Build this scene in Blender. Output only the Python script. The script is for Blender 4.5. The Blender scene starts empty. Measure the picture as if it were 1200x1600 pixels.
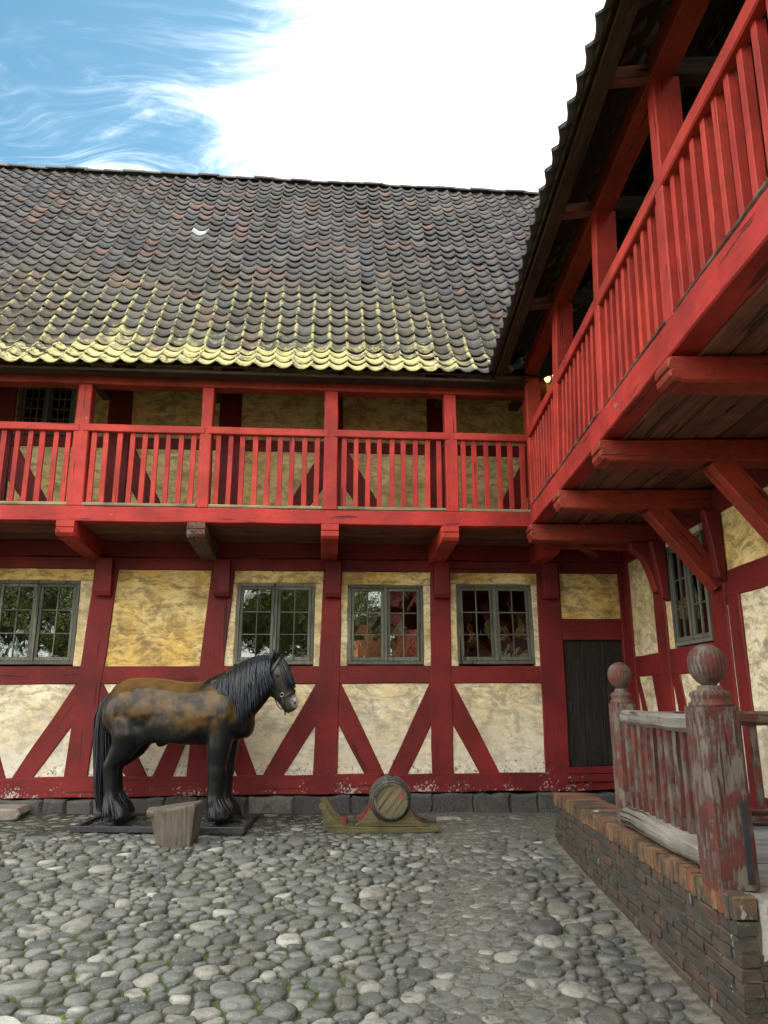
import bpy, bmesh, math, random
import numpy as np
from mathutils import Vector, Matrix, noise as mnoise
R = math.radians
random.seed(7)
scn = bpy.context.scene
col = scn.collection
# ---------------------------------------------------------------- camera
CAMP = Vector((0, 0, 1.5)); PITCH = R(13.94); YAW = R(0.3); ROLL = R(0.21)
cd = bpy.data.cameras.new('camera'); cam = bpy.data.objects.new('camera', cd); col.objects.link(cam)
cd.sensor_fit = 'VERTICAL'; cd.sensor_height = 36.0; cd.lens = 36.0 * 1160 / 1600
cd.clip_end = 1500; cd.clip_start = 0.05
cam.matrix_world = (Matrix.Translation(CAMP) @ Matrix.Rotation(YAW, 4, 'Z') @ Matrix.Rotation(math.pi / 2 + PITCH, 4, 'X') @ Matrix.Rotation(-ROLL, 4, 'Z'))
scn.camera = cam
# ---------------------------------------------------------------- sky, sun, exposure
SUN_HEAD, SUN_ELEV = R(36.0), R(48.0)
SUND = Vector((math.sin(SUN_HEAD) * math.cos(SUN_ELEV), math.cos(SUN_HEAD) * math.cos(SUN_ELEV), math.sin(SUN_ELEV)))
sl = bpy.data.lights.new('sun', 'SUN'); sl.energy = 4.2; sl.angle = R(0.6); sl.color = (1, .95, .86)
so = bpy.data.objects.new('sun', sl); col.objects.link(so); so.location = (20, 30, 40)
so.rotation_euler = (-SUND).to_track_quat('-Z', 'Y').to_euler()
scn.view_settings.view_transform = 'Standard'; scn.view_settings.look = 'None'
scn.view_settings.gamma = 1; scn.view_settings.use_curve_mapping = False
scn.view_settings.exposure = 1.62
scn.cycles.max_bounces = 7; scn.cycles.diffuse_bounces = 3; scn.cycles.glossy_bounces = 3; scn.cycles.transparent_max_bounces = 8
SKY_STRENGTH = 0.07


class NT:
    """small helper for node trees"""
    def __init__(s, tree): s.t = tree; s.n = tree.nodes; s.l = tree.links
    def new(s, typ, ins=None, **kw):
        nd = s.n.new(typ)
        for k, v in kw.items(): setattr(nd, k, v)
        for k, v in (ins or {}).items(): s.put(nd.inputs[k], v)
        return nd
    def put(s, sock, v):
        if isinstance(v, bpy.types.NodeSocket): s.l.new(v, sock)
        else:
            if isinstance(v, (tuple, list)) and len(v) == 3 and len(sock.default_value) == 4: v = (*v, 1)
            sock.default_value = v
    def math(s, op, a, b=0.0, c=0.0, clamp=False):
        return s.new('ShaderNodeMath', {0: a, 1: b, 2: c}, operation=op, use_clamp=clamp).outputs[0]
    def vmath(s, op, a, b=(0, 0, 0)):
        nd = s.new('ShaderNodeVectorMath', {0: a, 1: b}, operation=op)
        return nd.outputs['Value'] if op in ('DOT_PRODUCT', 'LENGTH') else nd.outputs[0]
    def mix(s, f, a, b, mode='MIX'):
        return s.new('ShaderNodeMix', {0: f, 6: a, 7: b}, data_type='RGBA', blend_type=mode).outputs[2]
    def noise(s, vec, scale, detail=4, rough=.55, dist=0.0, out='Fac'):
        return s.new('ShaderNodeTexNoise', {'Vector': vec, 'Scale': scale, 'Detail': detail, 'Roughness': rough, 'Distortion': dist}).outputs[out]
    def step(s, v, a, b):
        return s.new('ShaderNodeMapRange', {0: v, 1: a, 2: b, 3: 0.0, 4: 1.0}, interpolation_type='SMOOTHSTEP').outputs[0]
    def scale(s, vec, sc):
        return s.vmath('MULTIPLY', vec, sc)
    def bump(s, h, strength=.4, dist=.02, nrm=None):
        ins = {'Height': h, 'Strength': strength, 'Distance': dist}
        if nrm: ins['Normal'] = nrm
        return s.new('ShaderNodeBump', ins).outputs[0]
    def xyz(s, v):
        nd = s.new('ShaderNodeSeparateXYZ', {0: v}); return nd.outputs[0], nd.outputs[1], nd.outputs[2]
    def rand(s):
        a = s.new('ShaderNodeObjectInfo').outputs['Random']; b = s.new('ShaderNodeNewGeometry').outputs['Random Per Island']
        return s.math('FRACT', s.math('ADD', a, b))


w = bpy.data.worlds.new('World'); scn.world = w; w.use_nodes = True
t = NT(w.node_tree); t.n.clear()
sky = t.new('ShaderNodeTexSky', sky_type='NISHITA', sun_disc=False, sun_elevation=SUN_ELEV, sun_rotation=SUN_HEAD, air_density=1.0, dust_density=.5, ozone_density=2.0)
dirv = t.new('ShaderNodeTexCoord').outputs['Generated']
dx, dy, dz = t.xyz(dirv)
hz = t.math('ADD', t.math('MAXIMUM', dz, 0.0), .22)
pl = t.new('ShaderNodeCombineXYZ', {0: t.math('DIVIDE', dx, hz), 1: t.math('DIVIDE', dy, hz), 2: 0.0}).outputs[0]
warp = t.noise(pl, 1.6, 3, .5, 0, 'Color')
pw = t.vmath('ADD', pl, t.scale(t.vmath('SUBTRACT', warp, (.5, .5, .5)), (.55, .55, 0)))
rot = t.new('ShaderNodeMapping', {'Vector': pw, 'Rotation': (0, 0, R(-38)), 'Scale': (1.0, 2.6, 1)}).outputs[0]
n1 = t.noise(rot, 2.6, 10, .64, .6)
n2 = t.noise(pw, .9, 4, .5)
gapd = Vector((-.60, .55, .58)).normalized()      # one clear gap in the bright cloud veil
veil = t.math('SUBTRACT', 1.0, t.step(t.vmath('DOT_PRODUCT', dirv, tuple(gapd)), .70, 1.0))
fine = t.noise(rot, 9.0, 8, .7, .9)
cov = t.math('ADD', t.math('ADD', t.math('MULTIPLY', n1, 1.25), t.math('MULTIPLY', n2, .55)), t.math('ADD', t.math('MULTIPLY', fine, .42), t.math('MULTIPLY', veil, 1.06)))
mass = t.math('POWER', t.step(cov, 1.12, 1.80), 1.6)
strk = t.new('ShaderNodeMapping', {'Vector': pw, 'Location': (3.1, 1.7, 0), 'Rotation': (0, 0, R(-52)), 'Scale': (1.0, 4.2, 1)}).outputs[0]
wisp = t.math('MULTIPLY', t.step(t.noise(strk, 2.2, 10, .66, .8), .46, .80), t.step(t.noise(pw, 2.4, 4, .55), .40, .62))
cl = t.math('MAXIMUM', mass, t.math('MULTIPLY', wisp, .75))
skyc = t.mix(1.0, sky.outputs[0], (.74, 1.05, .92), 'MULTIPLY')
colr = t.mix(cl, skyc, (21.6, 21.4, 20.0))
bg = t.new('ShaderNodeBackground', {'Color': colr, 'Strength': SKY_STRENGTH})
t.l.new(bg.outputs[0], t.new('ShaderNodeOutputWorld').inputs[0])

# ---------------------------------------------------------------- materials
MAT = {}
def material(name):
    m = bpy.data.materials.new(name); m.use_nodes = True; t = NT(m.node_tree); t.n.clear()
    t.out = t.new('ShaderNodeOutputMaterial'); t.b = t.new('ShaderNodeBsdfPrincipled')
    t.l.new(t.b.outputs[0], t.out.inputs[0]); MAT[name] = m
    return t
def setb(t, **k):
    for a, v in k.items():
        t.put(t.b.inputs[{'color': 'Base Color', 'rough': 'Roughness', 'normal': 'Normal', 'metal': 'Metallic', 'spec': 'Specular IOR Level', 'coat': 'Coat Weight', 'coatr': 'Coat Roughness'}[a]], v)
def pos(t): return t.new('ShaderNodeNewGeometry').outputs['Position']
def uvw(t): return t.new('ShaderNodeUVMap', uv_map='grain').outputs[0]

def paint(name, c, chip=(.33, .3, .26), chips=.70, foot=False, wear=.5, dirt=.35, soft=.03):
    t = material(name); p = pos(t); uv = uvw(t); rnd = t.rand()
    g = t.noise(t.scale(uv, (2.2, 38, 1)), 1.0, 5, .6)
    big = t.noise(p, 1.7, 4, .6)
    fine = t.noise(p, 14, 4, .6)
    cc = t.mix(t.step(big, .3, .75), tuple(x * .60 for x in c), tuple(min(1, x * 1.22) for x in c))
    cc = t.mix(t.math('MULTIPLY', t.step(t.noise(p, .9, 5, .7), .52, .72), .45), cc, (c[0] * .62, c[1] * 1.5, c[2] * 1.6))
    cc = t.mix(t.math('MULTIPLY', t.step(g, .52, .8), .55), cc, tuple(x * .5 for x in c))
    cc = t.mix(t.math('MULTIPLY', t.step(fine, .55, .75), dirt), cc, (.06, .03, .022))
    hs = t.new('ShaderNodeHueSaturation', {'Hue': t.math('ADD', .498, t.math('MULTIPLY', rnd, .004)), 'Saturation': 1.0, 'Value': t.math('ADD', .88, t.math('MULTIPLY', rnd, .22)), 'Fac': 1.0, 'Color': cc}).outputs[0]
    ch = t.math('ADD', t.math('MULTIPLY', t.noise(t.scale(uv, (6, 30, 1)), 1.0, 6, .7), .6), t.math('MULTIPLY', t.noise(p, 5.0 if soft > .05 else 3.1, 4, .6), .5))
    msk = t.step(ch, chips, chips + soft)
    if foot:
        z = t.xyz(p)[2]
        fl = t.math('ADD', t.noise(p, 30, 5, .74), t.math('MULTIPLY', t.noise(p, 2.6, 3, .5), .62))
        low = t.math('MULTIPLY', t.step(z, .75, .24), .22)
        fm = t.step(t.math('ADD', fl, low), 1.10, 1.15)
        msk = t.math('MAXIMUM', msk, t.math('MULTIPLY', fm, .85)); chip = (.50, .44, .40)
    hs = t.mix(msk, hs, chip)
    crack = t.step(t.noise(t.scale(uv, (1.1, 16, 1)), 1.0, 3, .5, .2), .655, .675)
    hs = t.mix(t.math('MULTIPLY', crack, .8), hs, (.02, .01, .008))
    h = t.math('ADD', t.math('MULTIPLY', g, .6), t.math('MULTIPLY', fine, .5))
    h = t.math('SUBTRACT', t.math('SUBTRACT', h, t.math('MULTIPLY', msk, .5)), t.math('MULTIPLY', crack, 1.5))
    setb(t, color=hs, rough=t.math('ADD', .5, t.math('MULTIPLY', fine, .3)), normal=t.bump(h, wear, .012), spec=.3)
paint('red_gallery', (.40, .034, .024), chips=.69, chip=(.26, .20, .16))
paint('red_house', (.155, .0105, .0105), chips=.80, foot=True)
paint('red_under', (.27, .030, .015), chips=.60, chip=(.155, .085, .042), dirt=.7, soft=.14, wear=.8)
paint('red_worn', (.135, .034, .026), chips=.50, chip=(.115, .095, .078), wear=1.0, dirt=.7, soft=.10)

def wood(name, c1, c2, bump=.6, rough=.8, moss=None, mth=.55):
    t = material(name); p = pos(t); uv = uvw(t); rnd = t.rand()
    g = t.noise(t.scale(uv, (1.8, 34, 1)), 1.0, 6, .62, .15)
    big = t.noise(p, 3.0, 4, .6)
    cc = t.mix(t.step(g, .3, .7), c1, c2)
    cc = t.mix(t.math('MULTIPLY', t.step(big, .45, .75), .6), cc, tuple(x * .45 for x in c1))
    if moss: cc = t.mix(t.step(t.noise(p, 6, 5, .6), mth, mth + .16), cc, moss)
    cc = t.new('ShaderNodeHueSaturation', {'Value': t.math('ADD', .75, t.math('MULTIPLY', rnd, .5)), 'Color': cc}).outputs[0]
    crack = t.step(t.noise(t.scale(uv, (.9, 14, 1)), 1.0, 3, .5, .3), .63, .66)
    cc = t.mix(t.math('MULTIPLY', crack, .8), cc, (.015, .012, .01))
    setb(t, color=cc, rough=rough, spec=.25, normal=t.bump(t.math('SUBTRACT', g, crack), bump, .015))
wood('weathered', (.095, .085, .074), (.20, .185, .165), .9, moss=(.10, .09, .07))
wood('plank_under', (.115, .045, .032), (.20, .078, .052), .8, moss=(.13, .05, .036))
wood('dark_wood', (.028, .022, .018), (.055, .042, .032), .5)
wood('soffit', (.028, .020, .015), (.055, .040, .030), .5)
wood('trim', (.17, .145, .085), (.26, .22, .14), .8)
wood('window_wood', (.085, .088, .072), (.145, .148, .12), .5, rough=.6)
wood('door_wood', (.010, .009, .009), (.026, .022, .019), .8, rough=.5, moss=(.045, .042, .038), mth=.62)
wood('log', (.075, .066, .053), (.155, .135, .105), 1.0, moss=(.10, .088, .065))
wood('sled_wood', (.052, .046, .020), (.105, .09, .04), 1.0, moss=(.04, .038, .024))
wood('sled_red', (.13, .025, .022), (.20, .04, .035), .6)
wood('barrel_wood', (.055, .052, .042), (.11, .10, .078), .8, moss=(.12, .14, .06))
wood('barrel_head', (.085, .075, .042), (.15, .125, .075), .8, moss=(.22, .06, .045), mth=.58)
wood('deck', (.16, .16, .165), (.26, .26, .265), .6)
wood('bark', (.05, .04, .03), (.12, .10, .07), 1.0)

def plaster(name, c, streak, pale, low=0.0, sh=0):
    t = material(name); p = pos(t); rnd = t.rand()
    off = t.new('ShaderNodeCombineXYZ', {0: t.math('MULTIPLY', rnd, 7.0), 1: t.math('MULTIPLY', rnd, 3.0), 2: t.math('MULTIPLY', rnd, 5.0)}).outputs[0]
    pp = t.vmath('ADD', p, off)
    wv = t.vmath('ADD', pp, t.scale(t.vmath('SUBTRACT', t.noise(pp, 2.2, 3, .5, 0, 'Color'), (.5, .5, .5)), (.3, .3, .3)))
    mp = t.new('ShaderNodeMapping', {'Vector': wv, 'Rotation': (R(sh), R(24), 0), 'Scale': (1.0, 1.0, 2.7)}).outputs[0]
    br = t.noise(mp, 5.0, 9, .74, .3)
    br2 = t.noise(mp, 19.0, 7, .72, .2)
    big = t.noise(pp, 1.5, 4, .55)
    cc = t.mix(t.step(big, .38, .62), c, pale)
    cc = t.mix(t.math('MULTIPLY', t.step(br, .44, .62), .85), cc, streak)
    cc = t.mix(t.math('MULTIPLY', t.step(br2, .50, .70), .5), cc, tuple(x * .7 for x in streak))
    cc = t.mix(t.math('MULTIPLY', t.step(t.noise(mp, 3.6, 5, .6), .56, .7), .55), cc, tuple(min(1, x * 1.15) for x in pale))
    cc = t.mix(t.math('MULTIPLY', t.step(t.noise(t.vmath('ADD', pp, (5, 1, 2)), 3.0, 7, .70, .2), .47, .64), .55 + .25 * low), cc, tuple(x * .85 for x in streak))
    # rising damp: bare grey lime and dark spots at the foot of the wall
    z = t.xyz(p)[2]
    lw = t.math('MULTIPLY', t.step(z, 1.95, .5), low)
    cc = t.mix(t.math('MULTIPLY', t.math('ADD', t.math('MULTIPLY', lw, .75), t.math('MULTIPLY', t.step(t.noise(pp, 5, 5, .6), .45, .7), lw)), .8), cc, (.58, .54, .45))
    sp = t.step(t.math('ADD', t.noise(pp, 26, 5, .7), t.math('MULTIPLY', t.step(z, .95, .5), .15)), .70, .75)
    cc = t.mix(t.math('MULTIPLY', sp, min(1, low + .1)), cc, (.17, .13, .08))
    sp2 = t.step(t.math('ADD', t.noise(t.vmath('ADD', pp, (3, 3, 3)), 15, 5, .65), t.math('MULTIPLY', t.step(z, .85, .5), .2)), .70, .74)
    cc = t.mix(t.math('MULTIPLY', sp2, low), cc, (.66, .63, .56))
    h = t.math('ADD', t.math('MULTIPLY', br, .7), t.math('MULTIPLY', br2, .35))
    h = t.math('SUBTRACT', h, t.math('MULTIPLY', sp, .3))
    setb(t, color=cc, rough=.9, spec=.15, normal=t.bump(h, .6, .03))
plaster('plaster_yellow', (.70, .47, .14), (.24, .165, .08), (.78, .62, .29), 0.0)
plaster('plaster_low', (.70, .57, .31), (.29, .235, .155), (.82, .74, .54), .9)
plaster('plaster_upper', (.62, .48, .20), (.25, .195, .09), (.68, .57, .31), 0.0)
plaster('plaster_edge', (.66, .51, .25), (.34, .27, .16), (.74, .64, .44), .3)

def tile_material(name, moss=True):
    t = material(name); p = pos(t); rnd = t.rand()
    r2 = t.math('FRACT', t.math('MULTIPLY', rnd, 17.3)); r3 = t.math('FRACT', t.math('MULTIPLY', rnd, 91.7))
    c = t.mix(rnd, (.046, .044, .047), (.104, .099, .100))
    c = t.mix(t.math('MULTIPLY', t.step(r2, .80, 1.0), .6), c, (.17, .088, .070))
    c = t.mix(t.math('MULTIPLY', t.step(r3, .86, 1.0), .8), c, (.055, .062, .08))
    n = t.noise(p, 9, 6, .65); f = t.noise(p, 45, 4, .65)
    c = t.mix(t.math('MULTIPLY', t.step(n, .52, .78), .5), c, (.165, .158, .152))
    c = t.mix(t.math('MULTIPLY', t.step(f, .56, .70), .7), c, (.032, .030, .03))
    c = t.mix(t.math('MULTIPLY', t.step(t.noise(p, 24, 5, .7), .60, .66), .5), c, (.26, .25, .24))
    if moss:
        roll = t.new('ShaderNodeAttribute', attribute_name='roll').outputs['Fac']
        hx = t.new('ShaderNodeTexCoord'); hx.object = bpy.data.objects.get('main_house')
        x, y, z = t.xyz(hx.outputs['Object'])
        jn = t.math('MULTIPLY', t.math('SUBTRACT', t.noise(p, 2.3, 5, .6), .5), 2.2)
        zz = t.math('ADD', z, t.math('ADD', jn, t.math('MULTIPLY', t.step(x, .2, 1.4), 1.0)))
        onroll = t.math('MULTIPLY', t.step(roll, .35, .75), t.step(zz, 7.9, 6.7))
        full = t.step(zz, 6.25, 5.75)
        brk = t.step(t.math('ADD', t.math('ADD', t.noise(p, 17, 6, .7), t.math('MULTIPLY', t.noise(p, 2.1, 3, .6), .5)), t.math('ADD', t.math('MULTIPLY', r3, .12), t.math('MULTIPLY', t.step(z, 6.4, 5.5), .10))), .75, .88)
        mm = t.math('MULTIPLY', t.math('MAXIMUM', onroll, full), brk)
        mc = t.mix(t.noise(p, 11, 4, .6), (.28, .265, .105), (.66, .62, .33))
        film = t.math('MULTIPLY', t.step(zz, 9.0, 6.4), t.math('MULTIPLY', t.step(n, .3, .6), .45))
        c = t.mix(film, c, (.115, .108, .065))
        c = t.mix(mm, c, mc)
    setb(t, color=c, rough=t.mix(mm, (.7, .7, .7), (.97, .97, .97)) if moss else .7, spec=.3, normal=t.bump(t.math('ADD', t.math('MULTIPLY', n, .5), f), .5, .012))

def stone(name, c1, c2, c3, scale=1.0, rough=.75, bump=.5, soiled=False):
    t = material(name); p = pos(t); rnd = t.rand()
    r2 = t.math('FRACT', t.math('MULTIPLY', rnd, 13.7)); r3 = t.math('FRACT', t.math('MULTIPLY', rnd, 57.1))
    c = t.mix(rnd, c1, c2); c = t.mix(t.step(r2, .80, .97), c, c3)
    n = t.noise(p, 8 * scale, 6, .66); f = t.noise(p, 48 * scale, 5, .74); sp = t.noise(p, 120 * scale, 2, .5)
    c = t.mix(t.math('MULTIPLY', t.step(n, .46, .66), .7), c, tuple(x * .5 for x in c1))
    c = t.mix(t.math('MULTIPLY', t.step(f, .54, .66), .55), c, tuple(min(1, x * 1.6) for x in c2))
    c = t.mix(t.math('MULTIPLY', t.step(sp, .62, .70), t.math('MULTIPLY', r3, .5)), c, (.4, .4, .39))
    if soiled:   # trodden earth and thin moss left on the stones
        d = t.step(t.math('ADD', t.noise(p, 3.2, 4, .6), t.math('MULTIPLY', t.noise(p, 23, 5, .7), .55)), .80, .96)
        c = t.mix(t.math('MULTIPLY', d, .75), c, (.088, .084, .066))
    setb(t, color=c, rough=rough, spec=.4, normal=t.bump(t.math('ADD', n, t.math('MULTIPLY', f, .6)), bump, .014))
stone('cobble', (.050, .055, .052), (.138, .146, .137), (.215, .212, .19), 1.0, .6, .8, True)
stone('cobble_pale', (.20, .20, .185), (.30, .295, .27), (.3, .29, .26), 1.0, .6, .8, True)
stone('cobble_dark', (.042, .043, .042), (.090, .091, .086), (.14, .13, .11), 1.0, .55, .8, True)
stone('plinth_stone', (.040, .040, .040), (.072, .070, .068), (.105, .10, .095), .8, .85, 1.0, True)
stone('granite', (.22, .21, .19), (.3, .29, .27), (.3, .29, .26), 1.0, .85, .9)
stone('slab', (.17, .15, .13), (.27, .24, .21), (.3, .28, .25), .7)

def brick_material(name, c1, c2, c3, grime, stain):
    t = material(name); p = pos(t); rnd = t.rand(); r2 = t.math('FRACT', t.math('MULTIPLY', rnd, 23.1))
    c = t.mix(rnd, c1, c2); c = t.mix(t.step(r2, .72, .95), c, c3)
    n = t.noise(p, 5, 5, .62); f = t.noise(p, 42, 4, .65)
    c = t.mix(t.math('MULTIPLY', t.step(n, .42, .62), grime), c, (.036, .036, .032))
    c = t.mix(t.math('MULTIPLY', t.step(f, .57, .7), .5), c, tuple(x * .4 for x in c1))
    if stain:
        st = t.noise(t.scale(p, (5, 9, 2.6)), 1.0, 6, .68, .6)
        c = t.mix(t.math('MULTIPLY', t.step(st, .63, .69), .6), c, (.42, .40, .36))
        c = t.mix(t.math('MULTIPLY', t.step(t.noise(p, 3.3, 4, .6), .55, .7), .6), c, (.075, .075, .038))
    setb(t, color=c, rough=.85, spec=.25, normal=t.bump(t.math('ADD', n, f), .6, .012))
brick_material('brick_top', (.11, .062, .036), (.175, .105, .055), (.16, .05, .033), .85, True)
brick_material('brick_side', (.045, .039, .034), (.072, .052, .042), (.095, .048, .037), .85, True)

def plain(name, c, rough=.8, spec=.3, nscale=8, var=.5, bump=.3, metal=0.0):
    t = material(name); p = pos(t); n = t.noise(p, nscale, 5, .62); f = t.noise(p, nscale * 7, 4, .65)
    cc = t.mix(t.step(n, .3, .7), tuple(x * (1 - var) for x in c), tuple(min(1, x * (1 + var * .5)) for x in c))
    setb(t, color=cc, rough=rough, spec=spec, metal=metal, normal=t.bump(t.math('ADD', n, t.math('MULTIPLY', f, .4)), bump, .01))
    return t, cc
plain('mortar', (.085, .085, .058), .95, .1, 9, .6, .6)
plain('sand', (.125, .118, .10), .95, .1, 12, .5, .9)
plain('interior', (.02, .016, .013), .95, .05)
plain('iron', (.018, .020, .026), .45, .5, 14, .5, .3)
plain('leather', (.012, .012, .014), .4, .5, 30, .3)
plain('brass', (.35, .33, .3), .3, .6, 30, .2, .1, .9)
plain('hoop', (.055, .058, .06), .55, .5, 12, .5, .3)
plain('orange_tiles', (.50, .19, .075), .8, .3, 5, .4)
plain('facade_brown', (.16, .12, .085), .9, .2, 3, .3)
plain('facade_grey', (.42, .38, .30), .9, .2, 3, .3)
plain('white_lime', (.58, .55, .5), .9, .2, 12, .4, .6)

t, cc = plain('soil', (.042, .043, .035), .95, .15, 3.0, .5, .8)
p = pos(t); x, y, z = t.xyz(p)
g = t.math('MULTIPLY', t.step(t.noise(p, 1.3, 4, .6), .34, .52), t.step(t.noise(p, 14, 4, .6), .34, .5))
gl = t.math('MULTIPLY', g, t.math('MULTIPLY', t.step(x, .25, -.5), t.step(y, 8.6, 7.4)))
cc = t.mix(t.math('MULTIPLY', t.step(t.noise(p, 55, 3, .6), .56, .68), .55), cc, (.13, .13, .118))
sm = t.step(t.math('ADD', x, t.math('MULTIPLY', t.noise(p, 1.6, 4, .6), .8)), .35, .75)
sc_ = t.mix(t.step(t.noise(p, 22, 6, .75), .40, .62), (.075, .073, .066), (.165, .160, .145))
cc = t.mix(t.math('MULTIPLY', sm, .85), cc, sc_)
cc = t.mix(t.math('MULTIPLY', gl, .9), cc, (.045, .075, .016))
setb(t, color=cc)
t = material('grass'); rnd = t.rand()
setb(t, color=t.mix(rnd, (.035, .065, .014), (.10, .14, .035)), rough=.7, spec=.2)
t = material('leaf'); rnd = t.rand()
setb(t, color=t.mix(rnd, (.035, .06, .012), (.14, .14, .03)), rough=.6, spec=.3)
t = material('glow_bulb'); setb(t, color=(.9, .7, .3)); t.put(t.b.inputs['Emission Color'], (1, .72, .22, 1)); t.put(t.b.inputs['Emission Strength'], 1.6)
# window glass: reflects by Fresnel, otherwise lets the dark room show through
t = material('glass'); t.n.remove(t.b); p = pos(t)
nb = t.bump(t.math('ADD', t.noise(p, 5, 2, .5), t.math('MULTIPLY', t.noise(p, 1.9, 2, .5), 1.5)), .10, .02)
fr = t.new('ShaderNodeFresnel', {'IOR': 1.75, 'Normal': nb}).outputs[0]
gl = t.new('ShaderNodeBsdfGlossy', {'Color': (.95, 1, .97, 1), 'Roughness': .015, 'Normal': nb}).outputs[0]
tr = t.new('ShaderNodeBsdfTransparent', {'Color': (.55, .6, .56, 1)}).outputs[0]
mx = t.new('ShaderNodeMixShader', {0: t.math('MINIMUM', t.math('MULTIPLY', fr, 1.5), 1.0), 1: tr, 2: gl}).outputs[0]
t.l.new(mx, t.out.inputs[0])
# painted horse: brown flanks, black legs and belly, pale muzzle
t = material('horse_coat'); oc = t.new('ShaderNodeTexCoord').outputs['Object']; x, y, z = t.xyz(oc)
n = t.noise(oc, 4.5, 5, .6); n2 = t.noise(oc, 13, 5, .65)
c = t.mix(t.step(n, .38, .62), (.008, .007, .005), (.085, .046, .012))
c = t.mix(t.math('MULTIPLY', t.step(n2, .5, .72), .6), c, (.088, .05, .015))
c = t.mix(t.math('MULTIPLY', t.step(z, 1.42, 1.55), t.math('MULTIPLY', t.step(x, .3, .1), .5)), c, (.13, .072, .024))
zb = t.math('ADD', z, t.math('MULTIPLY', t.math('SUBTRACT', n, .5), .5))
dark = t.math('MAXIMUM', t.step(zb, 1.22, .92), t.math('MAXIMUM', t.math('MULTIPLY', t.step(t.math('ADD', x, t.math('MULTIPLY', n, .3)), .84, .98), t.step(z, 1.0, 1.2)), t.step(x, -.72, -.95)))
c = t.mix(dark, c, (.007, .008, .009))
hd = t.math('MULTIPLY', t.step(x, .97, 1.05), t.step(z, 1.82, 1.75))
c = t.mix(t.math('MULTIPLY', hd, .8), c, (.045, .04, .033))
mz = t.step(t.vmath('LENGTH', t.vmath('SUBTRACT', oc, (1.40, -.03, 1.33))), .13, .05)
c = t.mix(t.math('MULTIPLY', mz, t.step(n2, .35, .5)), c, (.42, .40, .40))
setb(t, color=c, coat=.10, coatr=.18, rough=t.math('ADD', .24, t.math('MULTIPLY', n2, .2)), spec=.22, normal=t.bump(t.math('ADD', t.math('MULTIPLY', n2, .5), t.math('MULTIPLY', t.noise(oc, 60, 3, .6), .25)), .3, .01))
t = material('horse_hair'); rnd = t.rand()
setb(t, color=t.mix(rnd, (.006, .008, .012), (.018, .023, .031)), rough=.42, spec=.35)

# ---------------------------------------------------------------- builders
def tag(o, label=None, cat=None, group=None, kind=None):
    if label: o['label'] = label
    if cat: o['category'] = cat
    if group: o['group'] = group
    if kind: o['kind'] = kind
    return o
def empty(name, loc=(0, 0, 0), rz=0.0, **k):
    o = bpy.data.objects.new(name, None); col.objects.link(o); o.location = loc; o.rotation_euler = (0, 0, rz); o.empty_display_size = .2
    return tag(o, **k)
def grain_uv(me, g):
    g = Vector(g).normalized(); uvl = me.uv_layers.new(name='grain'); off = (random.random() * 9, random.random() * 9)
    vs = me.vertices
    for p in me.polygons:
        v = p.normal.cross(g)
        if v.length < .2: v = g.orthogonal(); u = p.normal.cross(v)
        else: u = g
        v = v.normalized()
        for li in p.loop_indices:
            co = vs[me.loops[li].vertex_index].co
            uvl.data[li].uv = (co.dot(u) + off[0], co.dot(v) + off[1])
def mesh(name, V, F, mat, grain=None, smooth=False, fix=True):
    me = bpy.data.meshes.new(name); me.from_pydata([tuple(v) for v in V], [], F)
    if fix:
        bm = bmesh.new(); bm.from_mesh(me); bmesh.ops.recalc_face_normals(bm, faces=bm.faces); bm.to_mesh(me); bm.free()
    me.materials.append(MAT[mat])
    if smooth: me.shade_smooth()
    me.update()
    if grain: grain_uv(me, grain)
    return me
def put(name, me, parent=None, loc=(0, 0, 0), rot=(0, 0, 0), sc=(1, 1, 1), **k):
    o = bpy.data.objects.new(name, me); col.objects.link(o); o.parent = parent
    o.location = loc; o.rotation_euler = rot; o.scale = sc
    return tag(o, **k)
def ident(a, d, z): return (a, d, z)
def prism_vf(poly, d0, d1, fr=ident, bev=.01, jit=.004, step=.35):
    ar = sum(poly[i][0] * poly[(i + 1) % len(poly)][1] - poly[(i + 1) % len(poly)][0] * poly[i][1] for i in range(len(poly)))
    if ar < 0: poly = poly[::-1]
    P = []
    for i in range(len(poly)):
        a, b = Vector(poly[i]), Vector(poly[(i + 1) % len(poly)]); L = (b - a).length
        n = max(1, int(L / step)); nr = Vector((-(b - a).y, (b - a).x)) / max(L, 1e-6)
        for k in range(n):
            P.append(a.lerp(b, k / n) + (nr * random.uniform(-jit, jit) if k else Vector((random.uniform(-jit, jit) * .5, random.uniform(-jit, jit) * .5))))
    m = len(P); Q = []
    for i in range(m):
        e1 = (P[i] - P[i - 1]).normalized(); e2 = (P[(i + 1) % m] - P[i]).normalized()
        n1 = Vector((-e1.y, e1.x)); n2 = Vector((-e2.y, e2.x)); q = n1 + n2
        q = q / max(.35, 1 + n1.dot(n2)) if q.length > 1e-5 else n1
        Q.append(P[i] + q * bev)
    V = [fr(p.x, d1, p.y) for p in P] + [fr(p.x, d0 + bev, p.y) for p in P] + [fr(q.x, d0, q.y) for q in Q]
    F = []
    for i in range(m):
        j = (i + 1) % m
        F += [(i, j, m + j, m + i), (m + i, m + j, 2 * m + j, 2 * m + i)]
    F += [tuple(range(2 * m, 3 * m)), tuple(range(m - 1, -1, -1))]
    return V, F
def prism(name, poly, d0, d1, mat, parent, fr=ident, grain=None, bev=.01, jit=.004, step=.35, **k):
    V, F = prism_vf(poly, d0, d1, fr, bev, jit, step)
    if grain: grain = Vector(fr(grain[0], 0, grain[1])) - Vector(fr(0, 0, 0))
    return put(name, mesh(name, V, F, mat, grain), parent, **k)
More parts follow.
